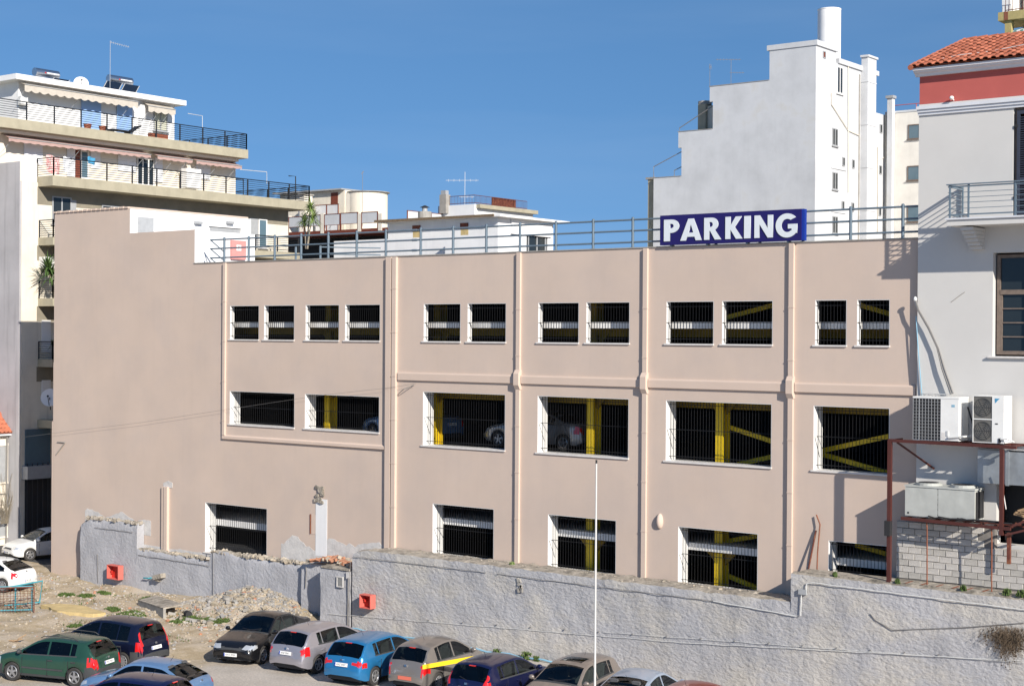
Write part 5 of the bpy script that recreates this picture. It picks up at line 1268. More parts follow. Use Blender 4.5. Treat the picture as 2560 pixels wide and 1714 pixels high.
def build_apartment():
    g = thing('apartment_building', 'cream apartment block with stepped terraces, dark railings and awnings at left', 'apartment building', (-38, 14, 0))
    xw, xb = -35.8, -34.5
    MB().box(-52, xw, 4.5, 24.2, -.2, 19.5).build('main_wall', M['cream_dirty'], g)
    MB().box(-52.5, xw-.02, 4.38, 4.497, -.2, 20.55).build('party_wall', M['grey_party'], g)
    MB().box(xw-.3, xw+.003, 4.40, 5.45, 19.5, 20.55).build('parapet', M['cream'], g)
    MB().box(-52, -38.2, 4.6, 21.9, 19.55, 22.5).build('upper_wall', M['cream'], g)
    MB().box(-52, -39.6, 6.9, 18.1, 22.9, 25.5).build('penthouse_wall', M['white_wall'], g)
    MB().box(-52, -38.9, 6.24, 18.45, 25.5, 25.8).build('roof_slab', M['white_wall'], g)
    MB().box(-52, -37.0, -2.0, 21.85, 22.43, 22.98).build('terrace_slab', M['slab_olive'], g)
    MB().box(-52, xb, 5.5, 24.9, 19.28, 19.82).build('terrace_slab', M['slab_olive'], g)
    MB().box(-52, -37.6, -1.9, 21.6, 22.25, 22.425).build('slab_soffit', M['cream'], g)
    for z in (16.53, 13.26, 9.99): MB().box(xw+.004, xb, 5.54, 24.0, z-.42, z).build('balcony_slab', M['slab_olive'], g)
    MB().box(xw+.004, xb+.2, 5.54, 24.0, 6.3, 6.72).build('balcony_slab', M['slab_olive'], g)
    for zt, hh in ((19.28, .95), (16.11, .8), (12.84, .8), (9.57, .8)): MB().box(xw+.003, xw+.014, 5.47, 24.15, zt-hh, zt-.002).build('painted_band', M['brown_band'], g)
    # railings
    rail_run(g, (-37.06, -1.5, 22.98), (-37.06, 21.75, 22.98), 1.0); rail_run(g, (-37.06, 21.75, 22.98), (-46, 21.75, 22.98), 1.0)
    rail_run(g, (xb-.06, 5.6, 19.82), (xb-.06, 24.8, 19.82), 1.0); rail_run(g, (-36, 5.6, 19.82), (xb-.06, 5.6, 19.82), 1.0); rail_run(g, (xb-.06, 24.8, 19.82), (-44, 24.8, 19.82), 1.0)
    for z in (16.53, 13.26, 9.99):
        rail_run(g, (xb-.06, 5.6, z), (xb-.06, 23.9, z), .95); rail_run(g, (xw, 5.6, z), (xb-.06, 5.6, z), .95)
    # penthouse
    wbox(g, 'shutter', 'blue_shutter', 0, -39.55, 203, 246, 252, 330); wbox(g, 'shutter', 'blue_shutter', 0, -39.55, 292, 258, 330, 338)
    window(g, 0, -39.58, 384, 278, 418, 326, 'metal_grey', 'curtain', 1)
    wbox(g, 'corner_pier', 'white_wall', 0, -39.5, 348, 262, 360, 350, .12, .1)
    scallop_awning(g, -39.5, 6.7, 14.6, 25.46, .75, .22, .42, 'awning'); scallop_awning(g, -39.5, 15.5, 17.6, 25.44, .6, .3, .38, 'awning')
    wbox(g, 'wall_unit', 'ac_white', 0, -39.5, 44, 241, 62, 262, .3)
    # upper storey
    wbox(g, 'shutter', 'white_shutter', 0, -38.17, 60, 352, 106, 408); wbox(g, 'shutter', 'white_shutter', 0, -38.17, 167, 367, 187, 440)
    wbox(g, 'door', 'brown_red', 0, -38.17, 188, 375, 199, 446); window(g, 0, -38.17, 201, 376, 221, 446, 'white_paint', 'glass_blue')
    wbox(g, 'shutter', 'white_shutter', 0, -38.17, 226, 376, 250, 420)
    wbox(g, 'shutter', 'white_shutter', 0, -38.17, 295, 386, 340, 426); window(g, 0, -38.17, 342, 393, 385, 462, 'white_paint', 'glass_dark', 2)
    wbox(g, 'shutter', 'white_shutter', 0, -38.17, 387, 394, 406, 455); wbox(g, 'cupboard', 'white_paint', 0, -37.6, 456, 421, 492, 470, .4, .1)
    wbox(g, 'shutter', 'white_shutter', 0, -38.17, 490, 409, 525, 446)
    for a, b in ((4.7, 14.4), (14.9, 17.6), (17.9, 21.6)): scallop_awning(g, -38.1, a, b, 22.24, .8, .28, .22, 'awning_pink')
    # storey under the long slab
    window(g, 0, xw+.015, 130, 490, 178, 560, 'metal_grey', 'glass_dark', 1); wbox(g, 'shutter', 'metal_grey', 0, xw+.004, 178, 500, 190, 560)
    window(g, 0, xw+.015, 254, 512, 300, 560, 'metal_grey', 'glass_dark', 1); wbox(g, 'shutter_box', 'metal_grey', 0, xw, 400, 521, 443, 530); wbox(g, 'shutter_box', 'metal_grey', 0, xw, 530, 534, 570, 542)
    wbox(g, 'shutter', 'metal_grey', 0, xw+.004, 624, 545, 645, 615); window(g, 0, xw, 646, 547, 667, 620, 'white_paint', 'glass_blue')
    # lower storeys in the lane
    for z in (13.26, 9.99): wbox(g, 'balcony_door', 'white_paint', 0, xw, 104, 800 if z > 12 else 950, 126, 880 if z > 12 else 990)
    scallop_awning(g, xw+.05, 6.4, 9, 16.05, 1.0, .5, .3, 'awning_pink'); scallop_awning(g, xw+.05, 6.6, 9, 12.8, 1.0, .5, .3, 'awning_pink')
    a = un(97, 640, 0, xw); MB().box(xw+.01, xw+.5, a.y, a.y+.9, 14.9, 15.5).build('wall_unit', M['ac_white'], g)
    wbox(g, 'panel', 'glass_blue', 0, xw, 62, 1073, 125, 1163, .06); wbox(g, 'fascia', 'metal_grey', 0, xw, 55, 1165, 140, 1197, .5)
    wbox(g, 'garage_door', 'dark', 0, xw, 62, 1198, 126, 1400, .05)
    for i in range(5): q = un(66+i*13, 1200, 0, xw); MB().box(xw+.052, xw+.075, q.y-.03, q.y+.03, 0, 4.4).build('door_rib', M['plastic'], g)
    # roof lines
    return g
build_apartment()
solar_heater('stainless solar water tank at the left end of the penthouse roof', 86, 169, 144, 190, -42, [(10.6, 11.7)])
solar_heater('stainless solar water tank with two dark collectors under the tall antenna', 271, 186, 328, 206, -42, [(14.4, 15.55), (15.75, 16.85)])
def dish(label, px, py, axis, plane, r, face):
    c = un(px, py, axis, plane); g = thing('satellite_dish', label, 'satellite dish', (c.x, c.y, c.z-r), 0)
    d = Vector(face).normalized(); a = d.cross(Vector((0, 0, 1))).normalized(); b = a.cross(d); m = MB(); n = 18; vs = [c-d*.12*r]; fs = []
    for k, rr in enumerate((.5, 1.0)):
        for i in range(n): t = 2*math.pi*i/n; vs.append(c-d*.12*r*(1-rr*rr)*1+a*math.cos(t)*rr*r+b*math.sin(t)*rr*r)
    for i in range(n): fs.append((0, 1+i, 1+(i+1) % n)); fs.append((1+i, 1+n+i, 1+n+(i+1) % n, 1+(i+1) % n))
    m.raw(vs, fs); m.build('reflector', M['white_paint'], g, smooth=True, fix=False)
    q = MB(); q.tube([c-b*r*.9, c+d*r*.8], .02, 4); q.sphere(tuple(c+d*r*.8), .06, .06, .06, 6, 4); q.tube([c, c-Vector((0, 0, r*1.3))-d*.2], .03, 5); q.build('feed_arm', M['dark'], g)
dish('white satellite dish lying low on the penthouse roof between the two solar tanks', 203, 208, 0, -43, .45, (1, -.6, .5))
dish('white satellite dish on the shaded lane balcony at the garage edge', 124, 993, 0, -34.6, .48, (1, -1.2, .35))
antenna('tall thin antenna with a long striped boom over the penthouse roof', 275, 102, 222, 0, -41, [(.97, 0, 1.15, -.3, 9, .10)], 'metal_grey')
leafy('yucca', 'large spiky yucca on the second lane balcony beside the garage edge', 'plant', (-34.8, 5.9, 13.3), [(.1, -.55, 1.55), (.2, .35, 2.35), (-.1, -.2, 1.2)], 90, 1.0, seed=4)
leafy('balcony_plant', 'small dark bush beside the dish on the lowest lane balcony', 'plant', (-35.1, 6.0, 10.0), [(0, 0, .8), (.2, .2, 1.1)], 30, .35, seed=5)
leafy('balcony_plant', 'dark trailing plants on the shaded middle lane balcony', 'plant', (-34.9, 6.2, 10.0+3.27-.0), [(0, 0, .4), (.2, .9, .5)], 30, .4, seed=6) if False else None
def pots():
    for (px, py, lab) in ((219, 305, 'round terracotta pot on the top terrace below the first blue shutter'), (257, 312, 'terracotta pot between the two blue shutters on the top terrace'),
                          (395, 339, 'long terracotta planter on the top terrace under the curtained window')):
        c = un(px, py+6, 0, -37.5); m = MB(); m.cyl((c.x, c.y), .16, 22.99, 23.3, 10, r2=.24)
        if px == 395: m = MB(); m.box(c.x-.2, c.x+.2, c.y-.6, c.y+.6, 22.99, 23.28)
        top('flower_pot', m, M['terracotta'], lab, 'flower pot', 'pots on the top terrace')
    c = un(305, 330, 0, -37.9); g = thing('sun_lounger', 'dark low lounger on the top terrace below the second blue shutter', 'lounger', (c.x, c.y, 22.99))
    MB().box(c.x-.3, c.x+.3, c.y-.9, c.y+.5, 23.2, 23.26).build('seat', M['black_rail'], g); MB().obox((c.x, c.y+.85, 23.42), (.6, .8, .05), rx=.6).build('backrest', M['black_rail'], g)
    for y in (-.8, .4):
        MB().box(c.x-.28, c.x+.28, c.y+y-.03, c.y+y+.03, 22.99, 23.2).build('leg', M['black_rail'], g)
pots()
def laundry():
    def cloth(px0, py0, px1, py1, mt, label, n=8):
        a = un(px0, py0, 0, -36.2); b = un(px1, py1, 0, -36.2); m = MB(); vs = []; fs = []
        for j in range(5):
            for i in range(n+1):
                t = i/n; y = a.y+(b.y-a.y)*t; z = a.z+(b.z-a.z)*j/4; vs.append((-36.2+.05*math.sin(t*9+j*.4)*(j/4+.2), y, z+.04*math.sin(t*6)))
        for j in range(4):
            for i in range(n): k = j*(n+1)+i; fs.append((k, k+1, k+n+2, k+n+1))
        m.raw(vs, fs); top('hanging_cloth', m, M[mt], label, 'laundry', 'washing on the terrace line', smooth=True)
    cloth(115, 388, 150, 436, 'cloth_red', 'red and white patterned sheet drying on the second terrace'); cloth(158, 392, 174, 432, 'white_shutter', 'pale blue-white towel drying beside the patterned sheet')
    cloth(219, 392, 238, 412, 'cloth_blue', 'bright blue cloth drying next to the brown door')
    a, b = un(90, 381, 0, -36.2), un(560, 425, 0, -36.2); MB_ = MB().tube([a, b], .008, 3); top('washing_line', MB_, M['wire'], 'thin washing line along the second terrace', 'washing line')
    # line posts at the right end
    for (px, y0, y1, lab) in ((608, 449, 492, 'short black gallows-shaped line post on the second terrace'), (739, 441, 500, 'taller black gallows-shaped line post at the far end of the second terrace')):
        p, q = un(px, y0, 0, -35.2), un(px, y1, 0, -35.2); m = MB(); m.tube([q, p, p+Vector((0, -.6, -.02))], .035, 5); top('line_post', m, M['black_rail'], lab, 'post')
    for (px, y0, y1, x2, pl, lab) in ((506, 290, 330, 470, -38, 'thin white drying frame post at the end of the top terrace'), (667, 430, 460, 600, -35.5, 'thin grey drying frame post against the sky over the second terrace')):
        p, q, s = un(px, y0, 0, pl), un(px, y1, 0, pl), un(x2, y0-6, 0, pl); top('drying_frame', MB().tube([q, p, s], .02, 4), M['wire_white'], lab, 'drying frame')
laundry()

def build_left_house():
    g = thing('corner_house', 'small cream house with orange tiled roof and grey shutters at the left edge', 'house', (-39, 0, 0))
    x = -36.8
    MB().box(-46, x, -8, 5.6, -.2, 5.9).build('wall', M['cream'], g) if False else MB().box(-46, x, -2.5, 4.3, -.2, 5.9).build('wall', M['cream'], g)
    MB().box(-46, x-.0, 4.302, 4.375, -.2, 5.9).build('wall_end', M['cream_dirty'], g)
    MB().box(-46.3, x+.35, -2.8, 5.3, 5.9, 6.03).build('eaves', M['cornice'], g)
    r = MB(); e = [(-46.4, -2.9, 6.04), (x+.45, -2.9, 6.04), (x+.45, 5.45, 6.04), (-46.4, 5.45, 6.04)]; zr = 9.4
    r.face([e[1], e[2], (x-3.6, 1.6, zr), (x-3.6, .8, zr)]); r.face([e[2], e[3], (-42.4, 1.6, zr), (x-3.6, 1.6, zr)]); r.face([e[0], e[1], (x-3.6, .8, zr), (-42.4, .8, zr)]); r.face([e[3], e[0], (-42.4, .8, zr), (-42.4, 1.6, zr)])
    ro = r.build('roof', M['terracotta'], g, fix=False)
    # tile rows on the two slopes one can see
    m = MB()
    A, B = Vector(e[1]), Vector(e[2]); P, Q = Vector((x-3.6, .8, zr)), Vector((x-3.6, 1.6, zr)); nr = 16
    for i in range(nr):
        t0, t1 = i/nr, (i+1.12)/nr; a0, b0 = A.lerp(P, t0), B.lerp(Q, t0); a1, b1 = A.lerp(P, t1), B.lerp(Q, t1); up = Vector((.02, 0, .055))
        n = max(2, int((b0-a0).length/.24))
        for k in range(n):
            u0, u1 = k/n, (k+1)/n; c0, c1 = a0.lerp(b0, u0), a0.lerp(b0, u1); d0, d1 = a1.lerp(b1, u0), a1.lerp(b1, u1); mid0 = (c0+c1)/2+up*1.7; mid1 = (d0+d1)/2+up*.9
            m.face([c0+up*.4, mid0, mid1, d0]); m.face([mid0, c1+up*.4, d1, mid1])
    props(m.build('tiles', M['tile_b'], ro, fix=False), kind='stuff')
    MB().tube([B+Vector((0, 0, .05)), Q+Vector((0, 0, .05))], .1, 7).build('hip_cap', M['tile_b'], ro)
    for (y0, y1) in ((1112, 1203), (1272, 1338)):
        a, b, c = un(20, y0, 0, x), un(20, y1, 0, x), un(-22, y0, 0, x)
        f = MB(); f.box(x+.003, x+.08, a.y-.16-1.3, a.y, a.z-.02, a.z+.12); f.box(x+.003, x+.06, a.y-.16, a.y, b.z, a.z-.02); f.box(x+.003, x+.09, a.y-1.5, a.y+.03, b.z-.1, b.z-.002)
        fo = f.build('window', M['cream'], g)
        for k in range(2): 
            s = MB().box(x+.01, x+.045, a.y-.18-.62*(k+1)+.02, a.y-.18-.62*k, b.z, a.z-.04).build('shutter', M['metal_grey'], fo)
    MB().box(x+.003, x+.03, -2.4, 4.3, 2.72, 2.78).build('cable', M['wire'], g)
    m = MB(); m.tube([(x+.15, 4.25, 6.0), (x+.15, 4.25, 5.6), (x+.1, 4.25, 0)], .05, 6); m.build('drain_pipe', M['wire'], g)
build_left_house()

def build_mid():
    # terrace block with dark red beams and a round stair tower
    Y = 36.5
    g = thing('terrace_block', 'cream block with dark red beam, pale balustrade panels and a round stair drum', 'apartment building', (-45, Y, 0))
    p = lambda px, py: un(px, py, 1, Y)
    x0, x1 = p(716, 560).x, p(946, 560).x; zf = p(800, 577).z; zb = p(800, 588).z
    MB().box(x0-4, x1, Y+2.2, 52, -.2, zf+.05).build('wall', M['cream_dirty'], g)
    MB().box(x0-4, x1+.02, Y, Y+2.2, zb-.05, zf).build('floor_beam', M['brown_red'], g)
    MB().box(x1+.02, x1+2.5, Y+.02, 52, zb-.05, zf).build('floor_beam', M['brown_red'], g)
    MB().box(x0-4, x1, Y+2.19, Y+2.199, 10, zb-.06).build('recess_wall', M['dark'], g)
    MB().box(x1-3, x1+2.4, Y+2.1, Y+2.19, 12, zb-.9).build('recess_wall', M['brown_red'], g)
    # balustrade
    def panel(pxa, pxb, pya, pyb, gapb=True):
        a, b = p(pxa, pya), p(pxb, pya); z0 = p(pxa, pyb).z
        f = MB(); f.box(a.x-.03, a.x+.03, Y-.02, Y+.04, zf, a.z+.03); f.box(b.x-.03, b.x+.03, Y-.02, Y+.04, zf, a.z+.03); f.box(a.x, b.x, Y-.02, Y+.04, a.z, a.z+.045); f.box(a.x, b.x, Y-.02, Y+.04, z0-.03, z0)
        fo = f.build('balustrade_frame', M['brown_red'], g); MB().box(a.x+.035, b.x-.035, Y, Y+.02, z0+.003, a.z-.003).build('panel', M['tower_white'], fo)
    for a in ((722, 760, 544, 568), (762, 801, 540, 566), (811, 850, 537, 563), (852, 894, 534, 560), (904, 944, 532, 558)): panel(*a)
    for a, b in ((802, 810), (895, 903), (946, 955)): q, r_ = p(a, 534), p(b, 534); MB().box(q.x, r_.x, Y-.03, Y+.15, zf-.2, q.z).build('pier', M['cream'], g)
    q = p(716, 540); MB().box(x0, q.x+.3, Y, Y+.3, zf, q.z).build('pier', M['cream'], g)
    for k in range(3): # side balustrade
        y0 = Y+.3+k*2.6; f = MB(); z1 = p(946, 530).z; f.box(x1+2.42, x1+2.48, y0, y0+.06, zf, z1); f.box(x1+2.42, x1+2.48, y0, y0+2.6, z1, z1+.045); fo = f.build('balustrade_frame', M['brown_red'], g)
        MB().box(x1+2.44, x1+2.46, y0+.06, y0+2.6, zf+.25, z1-.003).build('panel', M['tower_white'], fo)
    # upper storey: cream box, red door, drum
    Yu = 42; u = lambda px, py: un(px, py, 1, Yu)
    MB().box(u(700, 500).x, u(862, 500).x, Yu, Yu+2.0, 12, u(780, 481).z).build('upper_wall', M['cream_dirty'], g)
    MB().box(u(690, 500).x, u(862, 500).x, Yu-.4, Yu+2.1, u(780, 480.5).z, u(780, 479).z+.06).build('upper_roof', M['metal_grey'], g)
    MB().box(u(828, 500).x, u(845, 500).x, Yu-.03, Yu-.004, u(830, 514).z, u(830, 482).z).build('door', M['brown_red'], g)
    c = u(915, 500); R = (u(972, 500).x-u(862, 500).x)/2*.92; cx = (u(972, 500).x+u(862, 500).x)/2
    cc = un(918, 500, 1, Yu+1.6); cx = cc.x; R = 1.6
    MB().cyl((cx, Yu+R), R, 18, u(915, 477).z, 32).build('stair_drum', M['cream_dirty'], g, smooth=50)
    MB().cyl((cx+.1, Yu+R), R+.1, u(915, 476.5).z, u(915, 475).z, 32).build('drum_rim', M['concrete'], g, smooth=50)
    MB().box(u(862, 500).x, cx, Yu+.05, Yu+R, 18, u(870, 482).z).build('stair_wall', M['cream'], g)
    q = u(797, 493); MB().box(q.x, u(808, 493).x, Yu-2.1, Yu-1.2, 19, q.z).build('chimney', M['cream'], g); MB().box(q.x-.1, u(808, 493).x+.1, Yu-2.2, Yu-1.1, q.z+.002, q.z+.1).build('chimney_cap', M['concrete'], g)
    q = u(786, 511); MB().box(u(787, 511).x, q.x+.9, Yu-1.8, Yu-1.1, 19, q.z).build('water_tank', M['white_paint'], g)
    f = MB(); a, b = u(810, 515), u(868, 519); f.box(a.x, b.x, Yu-1, Yu-.94, a.z-.05, a.z); f.box(b.x-.05, b.x, Yu-1, Yu-.94, 19, a.z); f.box((a.x+b.x)/2-.04, (a.x+b.x)/2+.04, Yu-1, Yu-.94, 19, a.z); fo = f.build('balustrade_frame', M['brown_red'], g)
    MB().box(a.x+.05, b.x-.06, Yu-.97, Yu-.95, 19, a.z-.06).build('panel', M['tower_white'], fo)
    antenna('dark leaning aerial pole in front of the round stair drum', 906, 428, 532, 1, Y+1.5, [(.93, -.1, .1, .2, 3, .12)], 'wire')
    # low white annex in front with wall to the left
    Y2 = 26; p2 = lambda px, py: un(px, py, 1, Y2)
    h = thing('rooftop_house', 'white flat-roofed house with thin canopy roof and dark glass front behind the railing', 'house', (-24, Y2, 0))
    xa, xb = p2(970, 560).x, p2(1245, 560).x; zr = p2(1245, 543).z
    D = 31.2
    m = MB(); m.box(xa, xb, Y2, Y2+.3, 6, zr); m.box(xa, xa+.3, Y2+.3, D, 6, zr); m.box(xb-.3, xb, Y2+.3, Y2+1.2, 6, zr); m.box(xa, xb, D, D+.3, 6, zr); m.build('wall', M['white_wall'], h)
    MB().box(xa-.6, xb+.55, Y2-.5, D+1.3, zr+.003, zr+.13).build('canopy_roof', M['white_paint'], h)
    MB().box(xa-.65, xb+.1, Y2-.56, Y2-.502, zr-.0, zr+.16).build('rusty_gutter', M['dry'], h)
    yg0, yg1 = un(1272, 570, 0, xb).y, un(1365, 570, 0, xb).y
    MB().box(xb-.6, xb+.12, Y2+1.2, D, zr-.9, zr-.002).build('lintel', M['white_wall'], h)
    MB().box(xb-.3, xb, yg1+.2, D, 6, zr-.9).build('wall', M['white_wall'], h)
    MB().box(xb-.12, xb-.08, Y2+1.22, yg1+.2, 12, zr-.92).build('glass_front', M['glass_dark'], h)
    for k in range(5): yy = Y2+1.3+(yg1-Y2-1.3)*k/4; MB().box(xb-.07, xb-.02, yy-.04, yy+.04, 12, zr-.92).build('mullion', M['metal_grey'], h)
    for px in (1031.5, 1151):
        o = wbox(h, 'vent', 'brown_red', 1, Y2, px, 564 if px < 1100 else 558, px+20, 578 if px < 1100 else 573)
        wbox(o, 'rust_streak', 'foam', 1, Y2, px+1, 579 if px < 1100 else 574, px+20, 598, .006)
    # white boundary walls further forward
    a = un(834+0, 602, 1, 20); 
    k = top('rooftop_wall', MB().box(un(835, 603, 1, 20).x, un(1115, 603, 1, 20).x, 20, 20.3, 6, un(835, 603, 1, 20).z), M['white_wall'], 'low plain white roof wall behind the railing, left of the flat-roofed house', 'wall')
    a = un(1113, 590, 1, 19); b = un(1245, 590, 1, 19)
    top('rooftop_wall', MB().box(a.x, b.x, 19, 21.5, 6, a.z), M['white_wall'], 'bright white roof wall in front of the flat-roofed house', 'wall')
    q = un(1050, 525, 1, 30); g3 = thing('chimney', 'round grey chimney with a small dark cowl left of the flat-roofed house', 'chimney', (q.x+.5, 30, 18)); 
    c0, c1 = un(1049, 530, 1, 30), un(1075, 530, 1, 30); cx = (c0.x+c1.x)/2; r = (c1.x-c0.x)/2
    MB().cyl((cx, 30), r, 16, c0.z, 14).build('flue', M['concrete'], g3); z = un(1061, 516, 1, 30).z
    MB().cyl((cx, 30), r*.4, c0.z+.002, z-.08, 10).build('neck', M['metal_grey'], g3); MB().cyl((cx, 30), r*.75, z-.07, z+.06, 12, r2=.05).build('cowl', M['dark'], g3)
    # far house with fenced roof
    Y3 = 40.7; x3 = un(1186, 530, 1, Y3).x
    h3 = thing('fenced_roof_house', 'white house with an olive roof slab and a rusty picket fence on top', 'house', (-36, Y3, 0))
    za = un(1150, 511, 1, Y3).z; xl = un(1095, 520, 1, Y3).x
    MB().box(xl, x3, Y3, Y3+7, 6, za-.03).build('wall', M['white_wall'], h3)
    yE = un(1336, 527, 0, x3).y
    MB().box(x3-.3, x3+.35, Y3+.2, yE, un(1190, 520, 0, x3).z, un(1190, 510.5, 0, x3).z).build('roof_slab', M['slab_olive'], h3)
    picket_run(h3, (xl+.2, Y3+.1, za), (x3-.1, Y3+.1, za), .62, mt='rust', name='picket_fence', r=.012); picket_run(h3, (x3-.1, Y3+.1, za), (x3-.1, yE-.8, za), .62, mt='rust', name='picket_fence', r=.012)
    for i in range(9): y = Y3+2.3+i*.32; MB().box(x3-.25, x3-.2, y, y+.28, za, za+.66).build('board', M['rust'], h3)
    q = un(1103, 514, 1, Y3-.1); q2 = un(1119, 514, 1, Y3-.1); zt = un(1110, 487, 1, Y3-.1).z
    MB().box(q.x, q2.x, Y3-.3, Y3+.2, za-.6, zt).build('chimney', M['concrete'], h3); MB().box(q.x+.08, q2.x-.08, Y3-.25, Y3+.1, zt+.002, un(1110, 477, 1, Y3).z).build('chimney_pot', M['metal_grey'], h3)
    antenna('pale cross-shaped antenna above the picket-fenced roof', 1162, 430, 508, 1, Y3+1, [(.73, -1.4, 1.0, 0, 6, .12), (.2, -.4, .7, 0, 3, .1)], 'wire_white')
    leafy('potted_yucca', 'tall yellow-green yucca with bare stems behind the left part of the roof railing', 'plant', tuple(un(766, 622, 1, 9)), [(-.35, .2, 1.35), (.15, .1, 1.95), (.6, -.2, 1.45)], 80, .58, 'leaf_yellow', seed=9, wdt=.03)
build_mid()

def build_tower():
    Y = 51.7; X = -12.75
    g = thing('white_tower_block', 'tall white stepped block with a windowless front behind the PARKING sign', 'apartment building', (-18, Y, 0))
    out = [(-25.8, 5), (-25.8, 23.12), (-23.42, 23.12), (-23.42, 25.2), (-23.7, 25.2), (-23.7, 26.36), (-20.83, 26.36), (-20.83, 28.33), (-21.1, 28.33), (-21.1, 29.42), (-16.31, 29.42), (-16.31, 31.5), (X, 31.5), (X, 5)]
    MB().prism(out, 'y', Y, Y+3.1).build('front_block', M['tower_white'], g)
    MB().box(-16.31, X-.012, Y+3.102, Y+9.6, 5, 30.75).build('rear_block', M['tower_white'], g)
    MB().box(-23.3, -16.32, Y+3.11, Y+14, 5, 26).build('rear_block', M['tower_white'], g)
    # caps
    MB().box(-16.5, X+.12, Y-.06, Y+3.3, 31.503, 31.86).build('cap_slab', M['tower_white'], g)
    MB().box(-16.5, X+.12, Y+3.4, Y+10.1, 30.753, 31.1).build('cap_slab', M['tower_white'], g)
    for a, b, z in ((-21.15, -16.35, 29.42), (-23.75, -20.88, 26.36), (-25.85, -23.47, 23.12)): MB().box(a, b, Y-.03, Y+3.1, z+.003, z+.045).build('coping', M['concrete'], g)
    # lower rear part and right wing
    MB().box(-22, X-.01, Y+9.62, Y+11.5, 5, 28.05).build('rear_block', M['tower_white'], g)
    w0 = un(2215, 500, 1, Y+11.5).x
    MB().box(X-.01, 4, Y+11.5, Y+22, 5, un(2260, 281, 1, Y+11.5).z).build('wing', M['wing_cream'], g)
    MB().box(X+.004, 4, Y+11.46, Y+11.497, un(2260, 281, 1, Y+11.5).z-.0, un(2260, 276, 1, Y+11.5).z+.0).build('coping', M['tower_white'], g)
    s = lambda a, b: (1560+a/2.45, b/2.45)
    def sw(a, b, c, d, **k): (x0, y0), (x1, y1) = s(a, b), s(c, d); window(g, 0, X, x0, y0, x1, y1, **k)
    sw(1217, 312, 1234, 355, frame='metal_grey', glass='brown_red', sill=False)
    sw(1304, 405, 1340, 570, frame='white_paint', glass='glass_dark', mull=1)
    for yy in (783, 1052, 1322): sw(1275, yy, 1308, yy+108, frame='metal_grey', glass='glass_dark', mull=1)
    for xx, yy in ((1507, 745), (1566, 760), (1337, 962), (1396, 976), (1501, 1000), (1562, 1012), (1333, 1230), (1393, 1240), (1497, 1258), (1559, 1268)): sw(xx, yy, xx+15, yy+54, frame='metal_grey', glass='glass_dark', sill=False)
    for (a, b, c, d) in ((1740, 765, 1815, 855), (1736, 1018, 1815, 1108), (1735, 1264, 1815, 1362)):
        (x0, y0), (x1, y1) = s(a, b), s(c, d); window(g, 1, Y+11.5, x0, y0, x1, y1, 'wood_frame', 'glass_blue', 0, True)
    # side chimneys and pipes
    def stack(a, b, ytop, name='chimney_stack'):
        p, q = un(*s(a, 700), 0, X), un(*s(b, 700), 0, X); zt = un(*s(a, ytop), 0, X).z
        m = MB(); m.box(X+.005, X+.5, p.y, q.y-.15, 5, zt); m.build(name, M['tower_white'], g)
        MB().box(X-.05, X+.6, p.y-.1, q.y-.05, zt+.003, zt+.15).build('stack_cap', M['tower_white'], g)
        for k in range(4): z = zt-1.8-k*3.1; MB().box(X+.006, X+.53, p.y-.03, q.y-.12, z, z+.08).build('stack_band', M['tower_white'], g)
    stack(1452, 1510, 352); 
    c0, c1 = un(*s(1612, 700), 1, Y+11), un(*s(1643, 700), 1, Y+11); zt = un(*s(1620, 603), 1, Y+11).z
    MB().box(c0.x, c1.x, Y+11, Y+11.46, 5, zt).build('chimney_stack', M['tower_white'], g); MB().box(c0.x-.1, c1.x+.1, Y+10.9, Y+11.5, zt+.003, zt+.2).build('stack_cap', M['metal_grey'], g)
    # antenna bits: pipes and ledges
    for (pts) in ([(1375, 405), (1375, 1180)], [(1272, 570), (1272, 640), (1375, 800), (1440, 830)], [(1555, 900), (1555, 1420)], [(1600, 700), (1600, 960), (1556, 985)]):
        MB().tube([un(*s(*p), 0, X+.06) for p in pts], .035, 5).build('drain_pipe', M['cream_dirty'], g)
    for (a, b, c) in ((1270, 1030, 1360), (1270, 1297, 1355)):
        p, q = un(*s(a, b), 0, X), un(*s(c, b), 0, X); MB().box(X+.003, X+.05, p.y, q.y, p.z, p.z+.06).build('ledge', M['tower_white'], g)
    p = un(*s(1440, 430), 0, X); MB().box(X+.003, X+.02, p.y, p.y+.22, 5, p.z-.3).build('dark_band', M['concrete'], g)  # narrow darker strip running down beside the chimney stack
    # left annexes: brown stair shaft and terrace poles
    a = un(*s(147, 1100), 1, Y+.3); MB().box(a.x, -25.86, Y+.3, Y+3, 5, a.z).build('stair_shaft', M['slab_olive'], g); MB().box(a.x-.15, -25.86, Y+.2, Y+3, a.z+.003, a.z+.15).build('shaft_cap', M['concrete'], g)
    a, b = un(*s(453, 640), 1, Y+1.5), un(*s(500, 640), 1, Y+1.5); MB().box(a.x, b.x, Y+1.5, Y+3, 26.3, a.z).build('stair_shaft', M['slab_olive'], g)
    MB().box(b.x+.003, -20.85, Y+1.8, Y+3, 26.3, un(*s(520, 650), 1, Y+1.8).z).build('stair_shaft', M['cream_dirty'], g); MB().cyl((a.x+.3, Y+2.0), .5, a.z+.003, a.z+.25, 12).build('shaft_cap', M['concrete'], g)
    for pts in ([(340, 800), (340, 785), (545, 650)], [(182, 1088), (182, 1022), (352, 930)], [(308, 1078), (308, 1045), (352, 1022)]):
        MB().tube([un(*s(*p), 1, Y+.3) for p in pts], .035, 5).build('handrail', M['wire'], g)
    m = MB()
    p, q = un(*s(1541, 655), 1, Y+11.6), un(*s(1835, 660), 1, Y+11.6)
    for zz in (0, -.45): m.tube([(X, Y+11.8, p.z+zz), (4, Y+11.8, p.z+zz)], .03, 5)
